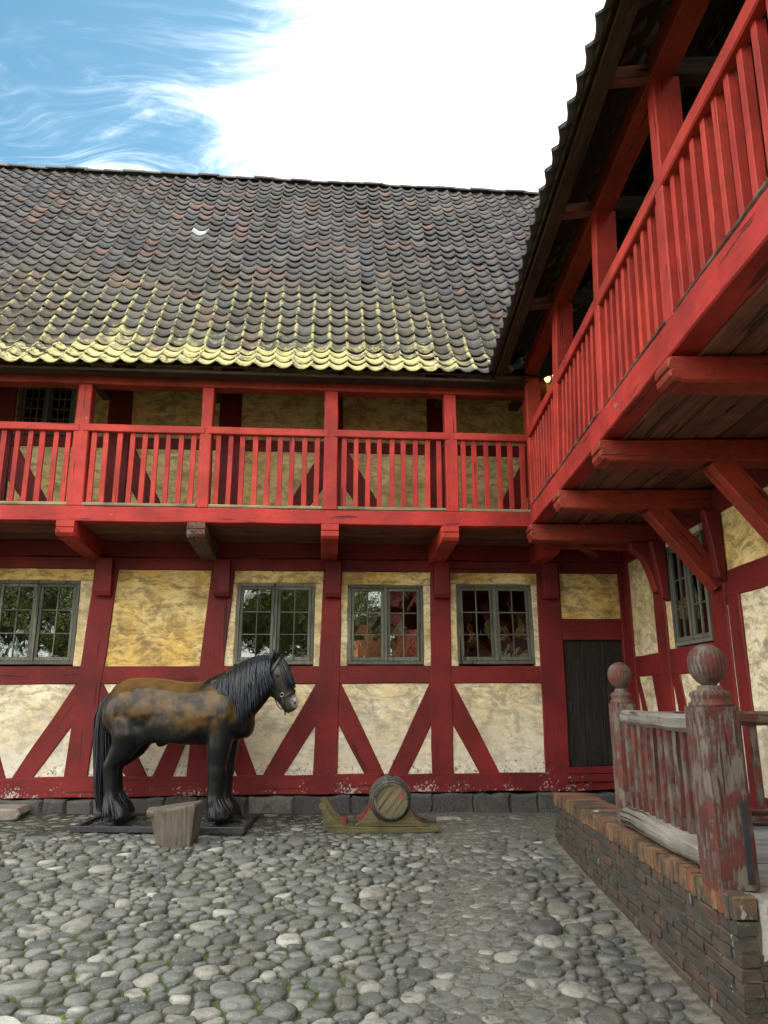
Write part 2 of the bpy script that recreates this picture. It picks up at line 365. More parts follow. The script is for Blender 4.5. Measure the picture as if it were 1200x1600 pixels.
def beam_vf(p0, p1, wd, ht, up=(0, 0, 1), ch=.01, jit=.003, seg=None, w1=None, h1=None):
    p0, p1 = Vector(p0), Vector(p1); ax = (p1 - p0); L = ax.length; ax.normalize()
    side = ax.cross(Vector(up)).normalized(); upv = side.cross(ax).normalized()
    n = seg or max(1, int(L / .5)); V = []; F = []
    for k in range(n + 1):
        f = k / n; c = p0.lerp(p1, f)
        if 0 < k < n: c = c + side * random.uniform(-jit, jit) + upv * random.uniform(-jit, jit)
        a = (wd * (1 - f) + (w1 or wd) * f) / 2; b = (ht * (1 - f) + (h1 or ht) * f) / 2
        for s, u in ((a - ch, b), (a, b - ch), (a, -b + ch), (a - ch, -b), (-a + ch, -b), (-a, -b + ch), (-a, b - ch), (-a + ch, b)):
            V.append(c + side * s + upv * u)
    for k in range(n):
        for i in range(8):
            j = (i + 1) % 8; F.append((k * 8 + i, k * 8 + j, k * 8 + 8 + j, k * 8 + 8 + i))
    F += [tuple(range(7, -1, -1)), tuple(range(n * 8, n * 8 + 8))]
    return V, F
def beam(name, p0, p1, wd, ht, mat, parent, **k):
    lab = k.pop('tagk', {}); V, F = beam_vf(p0, p1, wd, ht, **k)
    return put(name, mesh(name, V, F, mat, Vector(p1) - Vector(p0)), parent, **lab)
def boxm(name, lo, hi, mat, parent, grain=None, bev=.006, **k):
    c = [(a + b) / 2 for a, b in zip(lo, hi)]; s = [b - a for a, b in zip(lo, hi)]
    i = s.index(max(s)); p0 = list(c); p1 = list(c); p0[i] = lo[i]; p1[i] = hi[i]
    up = (0, 0, 1) if i != 2 else (0, 1, 0)
    wd = s[1] if i == 0 else s[0]; ht = s[2] if i != 2 else s[1]
    V, F = beam_vf(p0, p1, wd, ht, up=up, ch=min(bev, min(s) * .3), jit=0, seg=1)
    return put(name, mesh(name, V, F, mat, grain or (Vector(p1) - Vector(p0))), parent, **k)
def tube_vf(pts, rad, seg=8, flat=1.0, cap=True):
    pts = [Vector(p) for p in pts]; n = len(pts); V = []; F = []
    rad = rad if isinstance(rad, (list, tuple)) else [rad] * n
    ref = Vector((0, 0, 1)); tn = (pts[1] - pts[0]).normalized()
    s = tn.cross(ref) if abs(tn.dot(ref)) < .95 else tn.cross(Vector((0, 1, 0))); s.normalize()
    for i in range(n):
        tn = (pts[min(i + 1, n - 1)] - pts[max(i - 1, 0)]).normalized()
        s = (s - tn * s.dot(tn)).normalized(); u = tn.cross(s)
        for k in range(seg):
            a = 2 * math.pi * k / seg; V.append(pts[i] + s * math.cos(a) * rad[i] + u * math.sin(a) * rad[i] * flat)
    for i in range(n - 1):
        for k in range(seg):
            j = (k + 1) % seg; F.append((i * seg + k, i * seg + j, i * seg + seg + j, i * seg + seg + k))
    if cap: F += [tuple(range(seg - 1, -1, -1)), tuple(range((n - 1) * seg, n * seg))]
    return V, F
def lathe_vf(prof, seg=20):
    V = []; F = []; m = len(prof)
    for r, z in prof:
        for k in range(seg):
            a = 2 * math.pi * k / seg; V.append((r * math.cos(a), r * math.sin(a), z))
    for i in range(m - 1):
        for k in range(seg):
            j = (k + 1) % seg; F.append((i * seg + k, i * seg + j, i * seg + seg + j, i * seg + seg + k))
    F += [tuple(range(seg - 1, -1, -1)), tuple(range((m - 1) * seg, m * seg))]
    return V, F
def merge(parts):
    V = []; F = []
    for v, f in parts:
        o = len(V); V += [tuple(x) for x in v]; F += [tuple(i + o for i in q) for q in f]
    return V, F

# ---------------------------------------------------------------- frames of the two houses
AL = R(5.0); M0 = Vector((0, 10.19, 0)); WX, WY = 3.34, 8.0
MXW = Matrix.Translation(M0) @ Matrix.Rotation(AL, 4, 'Z')
main = empty('main_house', M0, AL, label='long red half-timbered house with yellow plaster and mossy tile roof behind the horse', cat='house')
wing = empty('wing_house', (WX, WY, 0), 0, label='red half-timbered side wing on the right with deep overhanging gallery', cat='house')
def wf(a, d, z): return (d, a - WY, z)                 # wing wall frame: a = distance along yard, d = inwards
def wl(x, y, z): return (x - WX, y - WY, z)            # yard coordinates to wing
tile_material('tile'); tile_material('tile_plain', False)
def gz(x, y):
    x = min(max(x, -10), 4); y = min(max(y, -4), 10.6)
    return .05 * (y - 9) - .018 * x
def px(P):
    """where a point falls in the 1200 x 1600 picture, only to pick which pieces show largest"""
    d = cam.matrix_world.inverted() @ Vector(P)
    return (600 + 1160 * d.x / -d.z, 800 - 1160 * d.y / -d.z, -d.z) if d.z < -.1 else (-9999, -9999, 1)

# ================================================================ MAIN HOUSE
SILL0, SILL1, RAIL0, RAIL1, TOP = .285, .525, 1.665, 1.895, 3.17
# posts: left/right edge at the sill, left/right edge at the plate (old timbers lean)
POSTS = [(-7.15, -6.84, -7.10, -6.80), (-5.62, -5.32, -5.53, -5.22), (-4.10, -3.81, -3.95, -3.63), (-2.59, -2.275, -2.40, -2.09),
         (-.985, -.67, -.885, -.635), (.56, .845, .590, .868), (2.075, 2.405, 2.09, 2.415)]
def pe(i, side, z):
    p = POSTS[i]; f = (z - SILL1) / (TOP - SILL1)
    return p[side] * (1 - f) + p[side + 2] * f
def panel(poly, mat, parent=main, fr=ident, d=-.006):
    return prism('plaster_panel', poly, d, .12, mat, parent, fr, bev=.012, jit=.005, step=.22)
for i, p in enumerate(POSTS):
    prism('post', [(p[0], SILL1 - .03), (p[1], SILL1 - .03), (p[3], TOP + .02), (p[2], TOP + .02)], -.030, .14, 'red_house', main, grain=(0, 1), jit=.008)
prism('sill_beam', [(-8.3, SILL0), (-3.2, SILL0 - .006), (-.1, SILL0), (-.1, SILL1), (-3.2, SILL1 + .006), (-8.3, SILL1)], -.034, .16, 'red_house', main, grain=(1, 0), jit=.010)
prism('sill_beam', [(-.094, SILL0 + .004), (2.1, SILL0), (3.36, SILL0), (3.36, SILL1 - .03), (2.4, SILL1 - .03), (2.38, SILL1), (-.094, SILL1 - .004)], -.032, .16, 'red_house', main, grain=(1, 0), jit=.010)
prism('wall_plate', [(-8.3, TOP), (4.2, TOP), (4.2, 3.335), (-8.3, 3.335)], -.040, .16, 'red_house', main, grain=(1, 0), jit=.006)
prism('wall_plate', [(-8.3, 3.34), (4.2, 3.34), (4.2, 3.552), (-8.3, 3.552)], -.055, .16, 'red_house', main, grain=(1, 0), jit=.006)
# lower bays: (left brace outer, inner), (right brace outer, inner) measured at the sill
BR = {0: ((-6.2, -6.45), (-6.15, -5.9)), 1: ((-4.79, -5.04), (-4.745, -4.485)), 2: ((-3.06, -3.33), (-3.02, -2.77)), 3: ((-1.69, -1.95), (-1.64, -1.365)),
      4: ((-.055, -.315), (-.025, .235)), 5: ((1.465, 1.195), None)}
BT, BI = RAIL0 + .01, 1.17
for i in range(6):
    lx, rx = (lambda z: pe(i, 1, z)), (lambda z: pe(i + 1, 0, z))
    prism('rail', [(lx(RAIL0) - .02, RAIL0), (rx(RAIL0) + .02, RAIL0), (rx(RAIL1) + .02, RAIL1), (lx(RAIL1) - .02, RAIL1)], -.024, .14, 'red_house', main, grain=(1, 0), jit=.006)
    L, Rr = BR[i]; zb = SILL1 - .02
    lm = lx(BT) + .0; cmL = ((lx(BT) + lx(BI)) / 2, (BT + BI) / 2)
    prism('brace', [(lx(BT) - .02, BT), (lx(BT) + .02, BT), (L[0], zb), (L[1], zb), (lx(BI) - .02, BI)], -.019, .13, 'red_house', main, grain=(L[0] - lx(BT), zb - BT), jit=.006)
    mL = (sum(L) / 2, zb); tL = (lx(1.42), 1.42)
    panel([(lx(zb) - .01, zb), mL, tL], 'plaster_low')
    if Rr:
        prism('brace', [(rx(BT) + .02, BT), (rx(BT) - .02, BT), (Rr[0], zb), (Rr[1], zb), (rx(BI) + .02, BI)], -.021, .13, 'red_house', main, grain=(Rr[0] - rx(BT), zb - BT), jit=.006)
        mR = (sum(Rr) / 2, zb); tR = (rx(1.42), 1.42)
        panel([(rx(zb) + .01, zb), tR, mR], 'plaster_low')
        panel([mL, mR, tR, (rx(RAIL0) + .01, RAIL0 + .01), (lx(RAIL0) - .01, RAIL0 + .01), tL], 'plaster_low')
    else:
        panel([mL, (rx(zb) + .01, zb), (rx(RAIL0) + .01, RAIL0 + .01), (lx(RAIL0) - .01, RAIL0 + .01), tL], 'plaster_low')

def window(parent, x0, x1, z0, z1, fr=ident, d=0.0, rows=3, cols=2, mat='window_wood', lean=0.0, cas=2, fw=.045):
    """two-leaf casement window: outer frame, leaves, glazing bars and panes"""
    def q(a, dd, z): return fr(a + lean * (z - z0), dd, z)
    def bx(a0, a1, b0, b1, d0, d1): return prism_vf([(a0, b0), (a1, b0), (a1, b1), (a0, b1)], d0, d1, q, .005, .0015, .4)
    parts = [bx(x0, x1, z0, z0 + fw, d, d + .07), bx(x0, x1, z1 - fw, z1, d, d + .07), bx(x0, x0 + fw, z0 + fw, z1 - fw, d, d + .07), bx(x1 - fw, x1, z0 + fw, z1 - fw, d, d + .07)]
    xm = (x0 + x1) / 2
    if cas == 2: parts.append(bx(xm - .022, xm + .022, z0 + fw, z1 - fw, d - .006, d + .07))
    V, F = merge(parts); win = put('window', mesh('window', V, F, mat, Vector(fr(0, 0, 1)) - Vector(fr(0, 0, 0))), parent)
    leaves = [(x0 + fw + .003, xm - .025), (xm + .025, x1 - fw - .003)] if cas == 2 else [(x0 + fw + .003, x1 - fw - .003)]
    for a0, a1 in leaves:
        b0, b1 = z0 + fw + .003, z1 - fw - .003; s = .038; e = d + .012
        V, F = merge([bx(a0, a1, b0, b0 + s * 1.3, e, e + .04), bx(a0, a1, b1 - s, b1, e, e + .04), bx(a0, a0 + s, b0 + s * 1.3, b1 - s, e, e + .04), bx(a1 - s, a1, b0 + s * 1.3, b1 - s, e, e + .04)])
        put('casement', mesh('casement', V, F, mat, (0, 0, 1)), win)
        ga0, ga1, gb0, gb1 = a0 + s, a1 - s, b0 + s * 1.3, b1 - s
        for c in range(1, cols):
            x = ga0 + (ga1 - ga0) * c / cols
            V, F = bx(x - .008, x + .008, gb0, gb1, e + .008, e + .034); put('glazing_bar', mesh('glazing_bar', V, F, mat, (0, 0, 1)), win)
        for r in range(1, rows):
            z = gb0 + (gb1 - gb0) * r / rows
            V, F = bx(ga0, ga1, z - .008, z + .008, e + .010, e + .032); put('glazing_bar', mesh('glazing_bar', V, F, mat, Vector(fr(1, 0, 0)) - Vector(fr(0, 0, 0))), win)
        for c in range(cols):
            for r in range(rows):
                u0, u1 = ga0 + (ga1 - ga0) * c / cols, ga0 + (ga1 - ga0) * (c + 1) / cols
                v0, v1 = gb0 + (gb1 - gb0) * r / rows, gb0 + (gb1 - gb0) * (r + 1) / rows
                j = [random.uniform(-.0025, .0025) for _ in range(4)]
                V = [q(u0, e + .024 + j[0], v0), q(u1, e + .024 + j[1], v0), q(u1, e + .024 + j[2], v1), q(u0, e + .024 + j[3], v1)]
                V += [q(u0, e + .028 + j[0], v0), q(u1, e + .028 + j[1], v0), q(u1, e + .028 + j[2], v1), q(u0, e + .028 + j[3], v1)]
                put('pane', mesh('pane', V, [(0, 1, 2, 3), (7, 6, 5, 4), (0, 4, 5, 1), (1, 5, 6, 2), (2, 6, 7, 3), (3, 7, 4, 0)], 'glass'), win)
    return win
# upper half of the ground floor: windows with plaster surrounds, one blind bay
WIN = {0: None, 1: (-5.19, -4.125, 1.915, 3.015, .0), 2: None, 3: (-2.060, -1.010, 1.915, 3.0, .012), 4: (-.551, .485, 1.915, 2.99, .0), 5: (.960, 2.020, 1.92, 3.012, -.012)}
for i in range(6):
    lx, rx = (lambda z: pe(i, 1, z)), (lambda z: pe(i + 1, 0, z))
    if not WIN[i]:
        panel([(lx(RAIL1) - .02, RAIL1 - .02), (rx(RAIL1) + .02, RAIL1 - .02), (rx(TOP) + .02, TOP + .01), (lx(TOP) - .02, TOP + .01)], 'plaster_yellow'); continue
    x0, x1, z0, z1, ln = WIN[i]
    window(main, x0, x1, z0, z1, lean=ln)
    l1 = ln * (z1 - z0)
    panel([(lx(z1) - .02, z1), (rx(z1) + .02, z1), (rx(TOP) + .02, TOP + .01), (lx(TOP) - .02, TOP + .01)], 'plaster_yellow')
    panel([(lx(RAIL1) - .03, RAIL1 - .01), (x0 - .002, RAIL1 - .01), (x0 + l1 - .002, z1 - .001), (lx(z1) - .02, z1 - .001)], 'plaster_edge')
    panel([(x1 + .002, RAIL1 - .01), (rx(RAIL1) + .03, RAIL1 - .01), (rx(z1) + .02, z1 - .001), (x1 + l1 + .002, z1 - .001)], 'plaster_edge')
# door bay
prism('post', [(3.265, SILL0), (3.37, SILL0), (3.36, TOP), (3.265, TOP)], -.028, .14, 'red_house', main, grain=(0, 1))
prism('lintel', [(2.39, 2.245), (3.27, 2.245), (3.27, 2.535), (2.39, 2.535)], -.020, .14, 'red_house', main, grain=(1, 0))
panel([(2.40, 2.53), (3.275, 2.53), (3.275, TOP + .01), (2.40, TOP + .01)], 'plaster_yellow')
door = boxm('door', (2.40, .075, .57), (3.27, .11, 2.25), 'door_wood', main, grain=(0, 0, 1))
for a, b in ((2.415, 2.675), (2.681, 2.965), (2.971, 3.26)):
    prism('plank', [(a, .585), (b, .585), (b, 2.24), (a, 2.24)], .045, .075, 'door_wood', door, grain=(0, 1), bev=.004, jit=.002)
boxm('threshold', (2.385, -.035, .498), (3.28, .12, .582), 'red_house', main)
boxm('threshold', (2.36, -.075, .40), (3.28, -.036, .492), 'red_house', main)
boxm('handle', (2.47, .018, 1.28), (2.50, .044, 1.42), 'iron', door)
# stone footing under the sill, each block its own
x = -8.3
while x < 3.3:
    L = random.uniform(.26, .75); d = -.075 - random.uniform(0, .035)
    zg = gz(*(MXW @ Vector((x, 0, 0))).xy) - .12
    prism('plinth_stone', [(x + .006, zg), (min(x + L, 3.34), zg), (min(x + L, 3.34), SILL0 - .012 - random.uniform(0, .02)), (x + .006, SILL0 - .012 - random.uniform(0, .02))], d, .16, 'plinth_stone', main, bev=.026, jit=.020, step=.11)
    x += L + .006
boxm('footing_core', (-8.3, -.05, -.3), (3.34, .15, SILL0 - .04), 'mortar', main)

# ---- upper storey wall behind the gallery
UR0, UR1, UT = 4.885, 5.05, 6.75
for i, p in enumerate(POSTS):
    prism('post', [(p[2], 3.56), (p[3], 3.56), (p[3] - .02, UT), (p[2] - .02, UT)], -.030, .14, 'red_house', main, grain=(0, 1))
prism('rail', [(-8.3, UR0), (3.3, UR0), (3.3, UR1), (-8.3, UR1)], -.022, .14, 'red_house', main, grain=(1, 0))
UB = {0: ('R', -5.9, -5.65), 1: ('L', -4.55, -4.80), 2: ('L', -3.09, -3.34), 3: ('R', -1.50, -1.24), 4: ('L', .0, -.26), 5: ('R', 1.50, 1.77)}
for i in range(6):
    a, b = POSTS[i][3], POSTS[i + 1][2]; s, bo, bi = UB[i]; z0 = 3.60
    if s == 'L':
        prism('brace', [(a - .02, UR0), (a + .08, UR0), (bo + .2, z0), (bi + .2, z0), (a - .02, 4.42)], -.018, .13, 'red_house', main, grain=(1, -1.2))
        c = ((bo + bi) / 2 + .2, z0); tt = (a, 4.68)
        panel([(a - .01, z0), c, tt], 'plaster_upper'); panel([c, (b + .01, z0), (b + .01, UR0 + .01), (a, UR0 + .01), tt], 'plaster_upper')
    else:
        prism('brace', [(b + .02, UR0), (b - .08, UR0), (bo - .2, z0), (bi - .2, z0), (b + .02, 4.42)], -.018, .13, 'red_house', main, grain=(1, 1.2))
        c = ((bo + bi) / 2 - .2, z0); tt = (b, 4.68)
        panel([(b + .01, z0), tt, c], 'plaster_upper'); panel([c, tt, (b, UR0 + .01), (a - .01, UR0 + .01), (a - .01, z0)], 'plaster_upper')
    if i == 1:
        window(main, -5.215, -4.425, UR1 + .02, 6.15, d=.02, rows=6, cols=3)
        panel([(a - .02, UR1 - .01), (-5.217, UR1 - .01), (-5.217, UT), (a - .02, UT)], 'plaster_upper'); panel([(-4.423, UR1 - .01), (b + .02, UR1 - .01), (b + .02, UT), (-4.423, UT)], 'plaster_upper')
        panel([(-5.214, 6.152), (-4.426, 6.152), (-4.426, UT), (-5.214, UT)], 'plaster_upper')
    else:
        panel([(a - .02, UR1 - .01), (b + .02, UR1 - .01), (b + .02, UT), (a - .02, UT)], 'plaster_upper')
panel([(2.40, 3.58), (3.34, 3.58), (3.34, UT), (2.40, UT)], 'plaster_upper')
boxm('room_core', (-8.3, .75, -.2), (9.0, 4.0, 7.2), 'interior', main)
boxm('inner_wall', (3.372, .02, -.2), (9.0, .12, 7.2), 'plaster_upper', main)
boxm('end_wall', (-8.42, -.02, -.2), (-8.30, 5.2, 7.0), 'plaster_upper', main)
boxm('rear_wall', (-8.3, 5.1, -.2), (12, 5.22, 6.5), 'plaster_upper', main)

# ---- gallery of the main house
GX = [(-7.06, -6.89), (-5.53, -5.36), (-3.99, -3.825), (-2.46, -2.315), (-.915, -.735), (.640, .797), (1.73, 1.86)]
GF = -1.20
for i, (a, b) in enumerate(GX):
    dx = .02 if i == 2 else 0
    prism('gallery_post', [(a - dx, 3.745), (b + dx, 3.745), (b, 5.33), (a, 5.33)], GF - .003, GF + .165, 'red_gallery', main, grain=(0, 1), jit=.006)
prism('gallery_floor_beam', [(-8.3, 3.555), (-1.0, 3.56), (1.80, 3.565), (1.80, 3.748), (-1.0, 3.745), (-8.3, 3.74)], GF - .006, GF + .16, 'red_gallery', main, grain=(1, 0), jit=.006)
prism('gallery_top_plate', [(-8.3, 5.335), (-1.2, 5.325), (1.80, 5.33), (1.80, 5.50), (-1.2, 5.50), (-8.3, 5.52)], GF - .02, GF + .17, 'red_under', main, grain=(1, 0), jit=.008)
for i in range(len(GX) - 1):
    a, b = GX[i][1], GX[i + 1][0]
    beam('gallery_top_rail', (a - .05, GF + .03, 4.752), (b + .05, GF + .03, 4.748), .085, .098, 'red_gallery', main)
    beam('gallery_bottom_trim', (a + .005, GF + .07, 3.772), (b - .005, GF + .07, 3.772), .15, .042, 'trim', main)
    n = round((b - a) / .152); sp = (b - a) / n
    for k in range(n):
        x = a + sp * (k + .5) + random.uniform(-.008, .008); wd = .064 + random.uniform(-.004, .004)
        beam('baluster', (x - .004, GF + .055, 3.785), (x + random.uniform(-.006, .006), GF + .04, 4.706), wd, .032, 'red_gallery', main, up=(0, 1, 0), ch=.004, seg=1)
JX = [-6.97, -5.47, -3.97, -2.44, -.83, .655, 2.10]
for i, x in enumerate(JX):
    prof = [(-1.285, 3.545), (-1.285, 3.475), (-1.272, 3.462), (-1.285, 3.45), (-1.280, 3.40), (-1.25, 3.365), (-1.18, 3.352), (-.6, 3.32), (-.02, 3.285), (-.02, 3.545)]
    if i == 6: prof = [(p[0] if p[0] > -.9 else -.75, p[1]) for p in prof if p[0] > -.9 or p[1] in (3.545, 3.352)]
    prism('gallery_joist', prof, x - .10, x + .115, 'red_worn' if i == 3 else 'red_gallery', main, lambda a, d, z: (d, a, z), grain=(1, 0), bev=.012, jit=.003, step=.4)
    bx = (POSTS[i][2] + POSTS[i][3]) / 2
    prism('bracket', [(-.02, 3.29), (-.175, 3.29), (-.16, 3.12), (-.155, 2.86), (-.13, 2.805), (-.02, 2.80)], bx - .105, bx + .10, 'red_house', main, lambda a, d, z: (d, a, z), grain=(0, 1), bev=.010, jit=.004)
for k in range(6):
    y = GF + .17 + k * .172
    boxm('gallery_floor_plank', (-8.3, y, 3.552 + random.uniform(0, .004)), (2.0 if k < 3 else 3.3, y + .166, 3.60), 'plank_under', main)

# ---- roof: steep pantiles with a flatter foot
PITCHR = R(55.4); KICK = R(44); EY, EZ = -1.56, 5.46; TW, GAUGE = .232, .236; NKICK = 3
def slope(s):
    """distance up the slope -> (y, z, angle)"""
    k = NKICK * GAUGE
    if s <= k: return EY + s * math.cos(KICK), EZ + s * math.sin(KICK), KICK
    return EY + k * math.cos(KICK) + (s - k) * math.cos(PITCHR), EZ + k * math.sin(KICK) + (s - k) * math.sin(PITCHR), PITCHR
NROW = 31; SLEN = NROW * GAUGE
RY, RZ, _ = slope(SLEN)
def tile_vf(v):
    rnd = random.Random(v); n = 9; L = GAUGE + .065; th = .016; V = []; F = []; roll = []
    W = TW + .020
    for yy, lift in ((0, .0), (L, -.040)):
        for lay in (0, 1):
            for i in range(n):
                u = i / (n - 1); x = (u - .5) * W
                ph = (x / TW)
                z = -.020 + .056 * min(1, abs(2 * ph)) ** 2.3 - .010 * max(0, abs(2 * ph) - .86)
                sag = (.012 * math.cos(math.pi * ph)) if yy == 0 else 0
                V.append((x, yy - sag + rnd.uniform(-.002, .002), z + lift + .034 - (th if lay else 0)))
                roll.append(max(0.0, 1 - abs(abs(ph) - .5) / .2))
    a, b, c, d = 0, n, 2 * n, 3 * n
    for i in range(n - 1):
        F += [(a + i, a + i + 1, c + i + 1, c + i), (b + i + 1, b + i, d + i, d + i + 1), (b + i, b + i + 1, a + i + 1, a + i)]
    F += [(a, c, d, b), (a + n - 1, b + n - 1, d + n - 1, c + n - 1)]
    return V, F, roll
def roll_attr(me, roll):
    at = me.attributes.new('roll', 'FLOAT', 'POINT'); at.data.foreach_set('value', roll)
TV = [tile_vf(v) for v in range(6)]
TM = []
for V, F, ro in TV:
    me = mesh('tile', V, F, 'tile', fix=False); me.shade_smooth(); roll_attr(me, ro); TM.append(me)
def tile_matrix(x, s, jit=1.0):
    y, z, an = slope(s + .001)
    wob = .016 * math.sin(x * 1.7 + s) + .012 * math.sin(x * .6 + 2)
    return Matrix.Translation((x + random.uniform(-.006, .006) * jit, y, z + wob)) @ Matrix.Rotation(an + random.gauss(0, .022) * jit, 4, 'X') @ Matrix.Rotation(random.gauss(0, .035) * jit, 4, 'Z') @ Matrix.Translation((0, -.03 * max(0, random.gauss(-.6, 1)), 0))
roof = boxm('roof', (-8.5, RY - .03, RZ - .10), (12.5, RY + .03, RZ - .02), 'soffit', main)      # ridge board carrying the roof skin
cands = []
for r in range(NROW):
    for c in range(64):
        x = -8.4 + c * TW
        y = slope(r * GAUGE)[0]; P = MXW @ Vector((x, y, 0)); dm = y - EY
        if P.x - 1.28 > dm + .25: continue              # the wing's roof takes over beyond the valley
        q = MXW @ Vector((x, y, slope(r * GAUGE)[1])); u, v, dd = px(q)
        vis = -20 < u < 860 and v > 200
        if vis and u > 780 - (v - 580) * .27 - 20 and v < 580: vis = u < 850 - (v - 300) * .27
        cands.append((0 if vis else 1, r, dd, x, c))
cands.sort(key=lambda k: (k[0], k[1], k[2])); rest = []; restroll = []
pale = min(cands, key=lambda k: abs(px(MXW @ Vector((k[3], *slope(k[1] * GAUGE)[:2])))[0] - 308) + abs(px(MXW @ Vector((k[3], *slope(k[1] * GAUGE)[:2])))[1] - 362))
plain('pale_glass_tile', (.36, .40, .40), .3, .5, 10, .3)
for n, cnd in enumerate(cands):
    _, r, dd, x, c = cnd; Mx = tile_matrix(x, r * GAUGE)
    if n < 299 or cnd is pale:
        me = random.choice(TM)
        if cnd is pale: me = me.copy(); me.materials.clear(); me.materials.append(MAT['pale_glass_tile'])
        o = put('tile', me, roof); o.matrix_local = Mx
        if cnd is pale: o['label'] = 'single pale tile high on the dark roof'
    else:
        V, F, ro = random.choice(TV); rest.append(([Mx @ Vector(v) for v in V], F)); restroll += ro
V, F = merge(rest); me = mesh('upper_tiles', V, F, 'tile', fix=False); me.shade_smooth(); roll_attr(me, restroll)
put('upper_tiles', me, roof, kind='stuff')
# ridge caps
cap = []
for k in range(9):
    a = math.pi * (k / 8); cap.append((.115 * math.cos(a), .105 * math.sin(a)))
V = [(0, p[0], p[1]) for p in cap] + [(.40, p[0] * .9, p[1] * .9) for p in cap] + [(0, p[0] * .86, p[1] * .86) for p in cap] + [(.40, p[0] * .77, p[1] * .77) for p in cap]
F = []
for k in range(8): F += [(k, k + 1, 10 + k, 9 + k), (18 + k + 1, 18 + k, 27 + k, 28 + k), (k + 1, k, 18 + k, 19 + k)]
F += [(9, 27, 18, 0), (8, 26, 35, 17)]
cm = mesh('ridge_tile', V, F, 'tile_plain'); cm.shade_smooth()
for k in range(40):
    put('ridge_tile', cm, roof, (-8.5 + k * .36, RY + random.uniform(-.012, .012), RZ - .005 + random.uniform(-.014, .014)), (random.uniform(-.06, .06), random.uniform(-.03, .02), random.uniform(-.03, .03)))
# boarding under the tiles, rear slope and eaves timbers
k0, k1 = slope(.10), slope(NKICK * GAUGE)
def sheet(name, pts, th, mat, parent, grain):
    a = Vector(pts[1]) - Vector(pts[0]); b = Vector(pts[2]) - Vector(pts[0]); n = a.cross(b).normalized() * th
    m = len(pts); V = [Vector(p) for p in pts] + [Vector(p) + n for p in pts]
    F = [tuple(range(m)), tuple(range(2 * m - 1, m - 1, -1))] + [(i, i + m, (i + 1) % m + m, (i + 1) % m) for i in range(m)]
    return put(name, mesh(name, V, F, mat, grain), parent)
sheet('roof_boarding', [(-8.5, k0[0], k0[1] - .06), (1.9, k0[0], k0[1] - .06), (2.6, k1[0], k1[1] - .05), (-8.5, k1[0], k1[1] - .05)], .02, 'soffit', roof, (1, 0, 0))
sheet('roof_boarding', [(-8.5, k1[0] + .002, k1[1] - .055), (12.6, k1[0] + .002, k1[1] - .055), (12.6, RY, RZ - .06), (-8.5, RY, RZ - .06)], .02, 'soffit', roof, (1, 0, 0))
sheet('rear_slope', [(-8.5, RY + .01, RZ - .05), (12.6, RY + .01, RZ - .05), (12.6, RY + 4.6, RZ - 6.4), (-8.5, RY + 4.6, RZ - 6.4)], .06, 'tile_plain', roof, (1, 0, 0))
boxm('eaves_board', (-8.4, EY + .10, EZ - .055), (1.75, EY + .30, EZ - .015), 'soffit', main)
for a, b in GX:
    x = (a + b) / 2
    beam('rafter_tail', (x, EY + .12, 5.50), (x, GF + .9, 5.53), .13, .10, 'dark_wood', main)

# ================================================================ WING HOUSE ON THE RIGHT
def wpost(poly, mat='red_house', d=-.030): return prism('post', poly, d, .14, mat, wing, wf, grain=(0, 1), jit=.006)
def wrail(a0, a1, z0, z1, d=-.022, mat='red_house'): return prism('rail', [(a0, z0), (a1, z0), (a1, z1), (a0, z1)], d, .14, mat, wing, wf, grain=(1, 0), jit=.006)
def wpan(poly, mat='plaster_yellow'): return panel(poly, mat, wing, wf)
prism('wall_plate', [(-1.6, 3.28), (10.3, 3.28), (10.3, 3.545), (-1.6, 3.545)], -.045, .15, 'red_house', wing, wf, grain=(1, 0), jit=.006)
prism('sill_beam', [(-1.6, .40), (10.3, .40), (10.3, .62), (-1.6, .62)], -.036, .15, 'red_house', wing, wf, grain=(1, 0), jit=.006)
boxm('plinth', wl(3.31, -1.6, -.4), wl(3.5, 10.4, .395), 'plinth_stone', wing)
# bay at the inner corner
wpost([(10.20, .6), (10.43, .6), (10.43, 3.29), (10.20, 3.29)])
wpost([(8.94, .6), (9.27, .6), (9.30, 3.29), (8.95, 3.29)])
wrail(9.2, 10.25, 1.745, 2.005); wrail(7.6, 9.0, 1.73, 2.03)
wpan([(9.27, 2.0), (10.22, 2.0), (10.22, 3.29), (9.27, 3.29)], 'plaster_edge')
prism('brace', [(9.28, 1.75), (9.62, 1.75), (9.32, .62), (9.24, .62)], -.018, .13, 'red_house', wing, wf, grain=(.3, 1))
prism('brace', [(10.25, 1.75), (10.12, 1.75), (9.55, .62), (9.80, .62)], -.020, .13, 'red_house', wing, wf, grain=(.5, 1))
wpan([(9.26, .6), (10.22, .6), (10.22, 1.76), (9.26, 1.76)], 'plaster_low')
# window bay
window(wing, 7.775, 8.80, 2.045, 3.215, wf, d=.0)
wpan([(8.802, 2.02), (8.95, 2.02), (8.96, 3.29), (8.802, 3.29)], 'plaster_edge'); wpan([(7.62, 3.217), (8.80, 3.217), (8.80, 3.29), (7.62, 3.29)], 'plaster_edge')
prism('brace', [(8.95, 1.74), (8.70, 1.74), (8.36, .62), (8.62, .62)], -.019, .13, 'red_house', wing, wf, grain=(.3, 1))
wpan([(7.62, .6), (8.49, .6), (8.83, 1.74), (7.62, 1.74)], 'plaster_low'); wpan([(8.49, .6), (8.95, .6), (8.95, 1.74), (8.83, 1.74)], 'plaster_low')
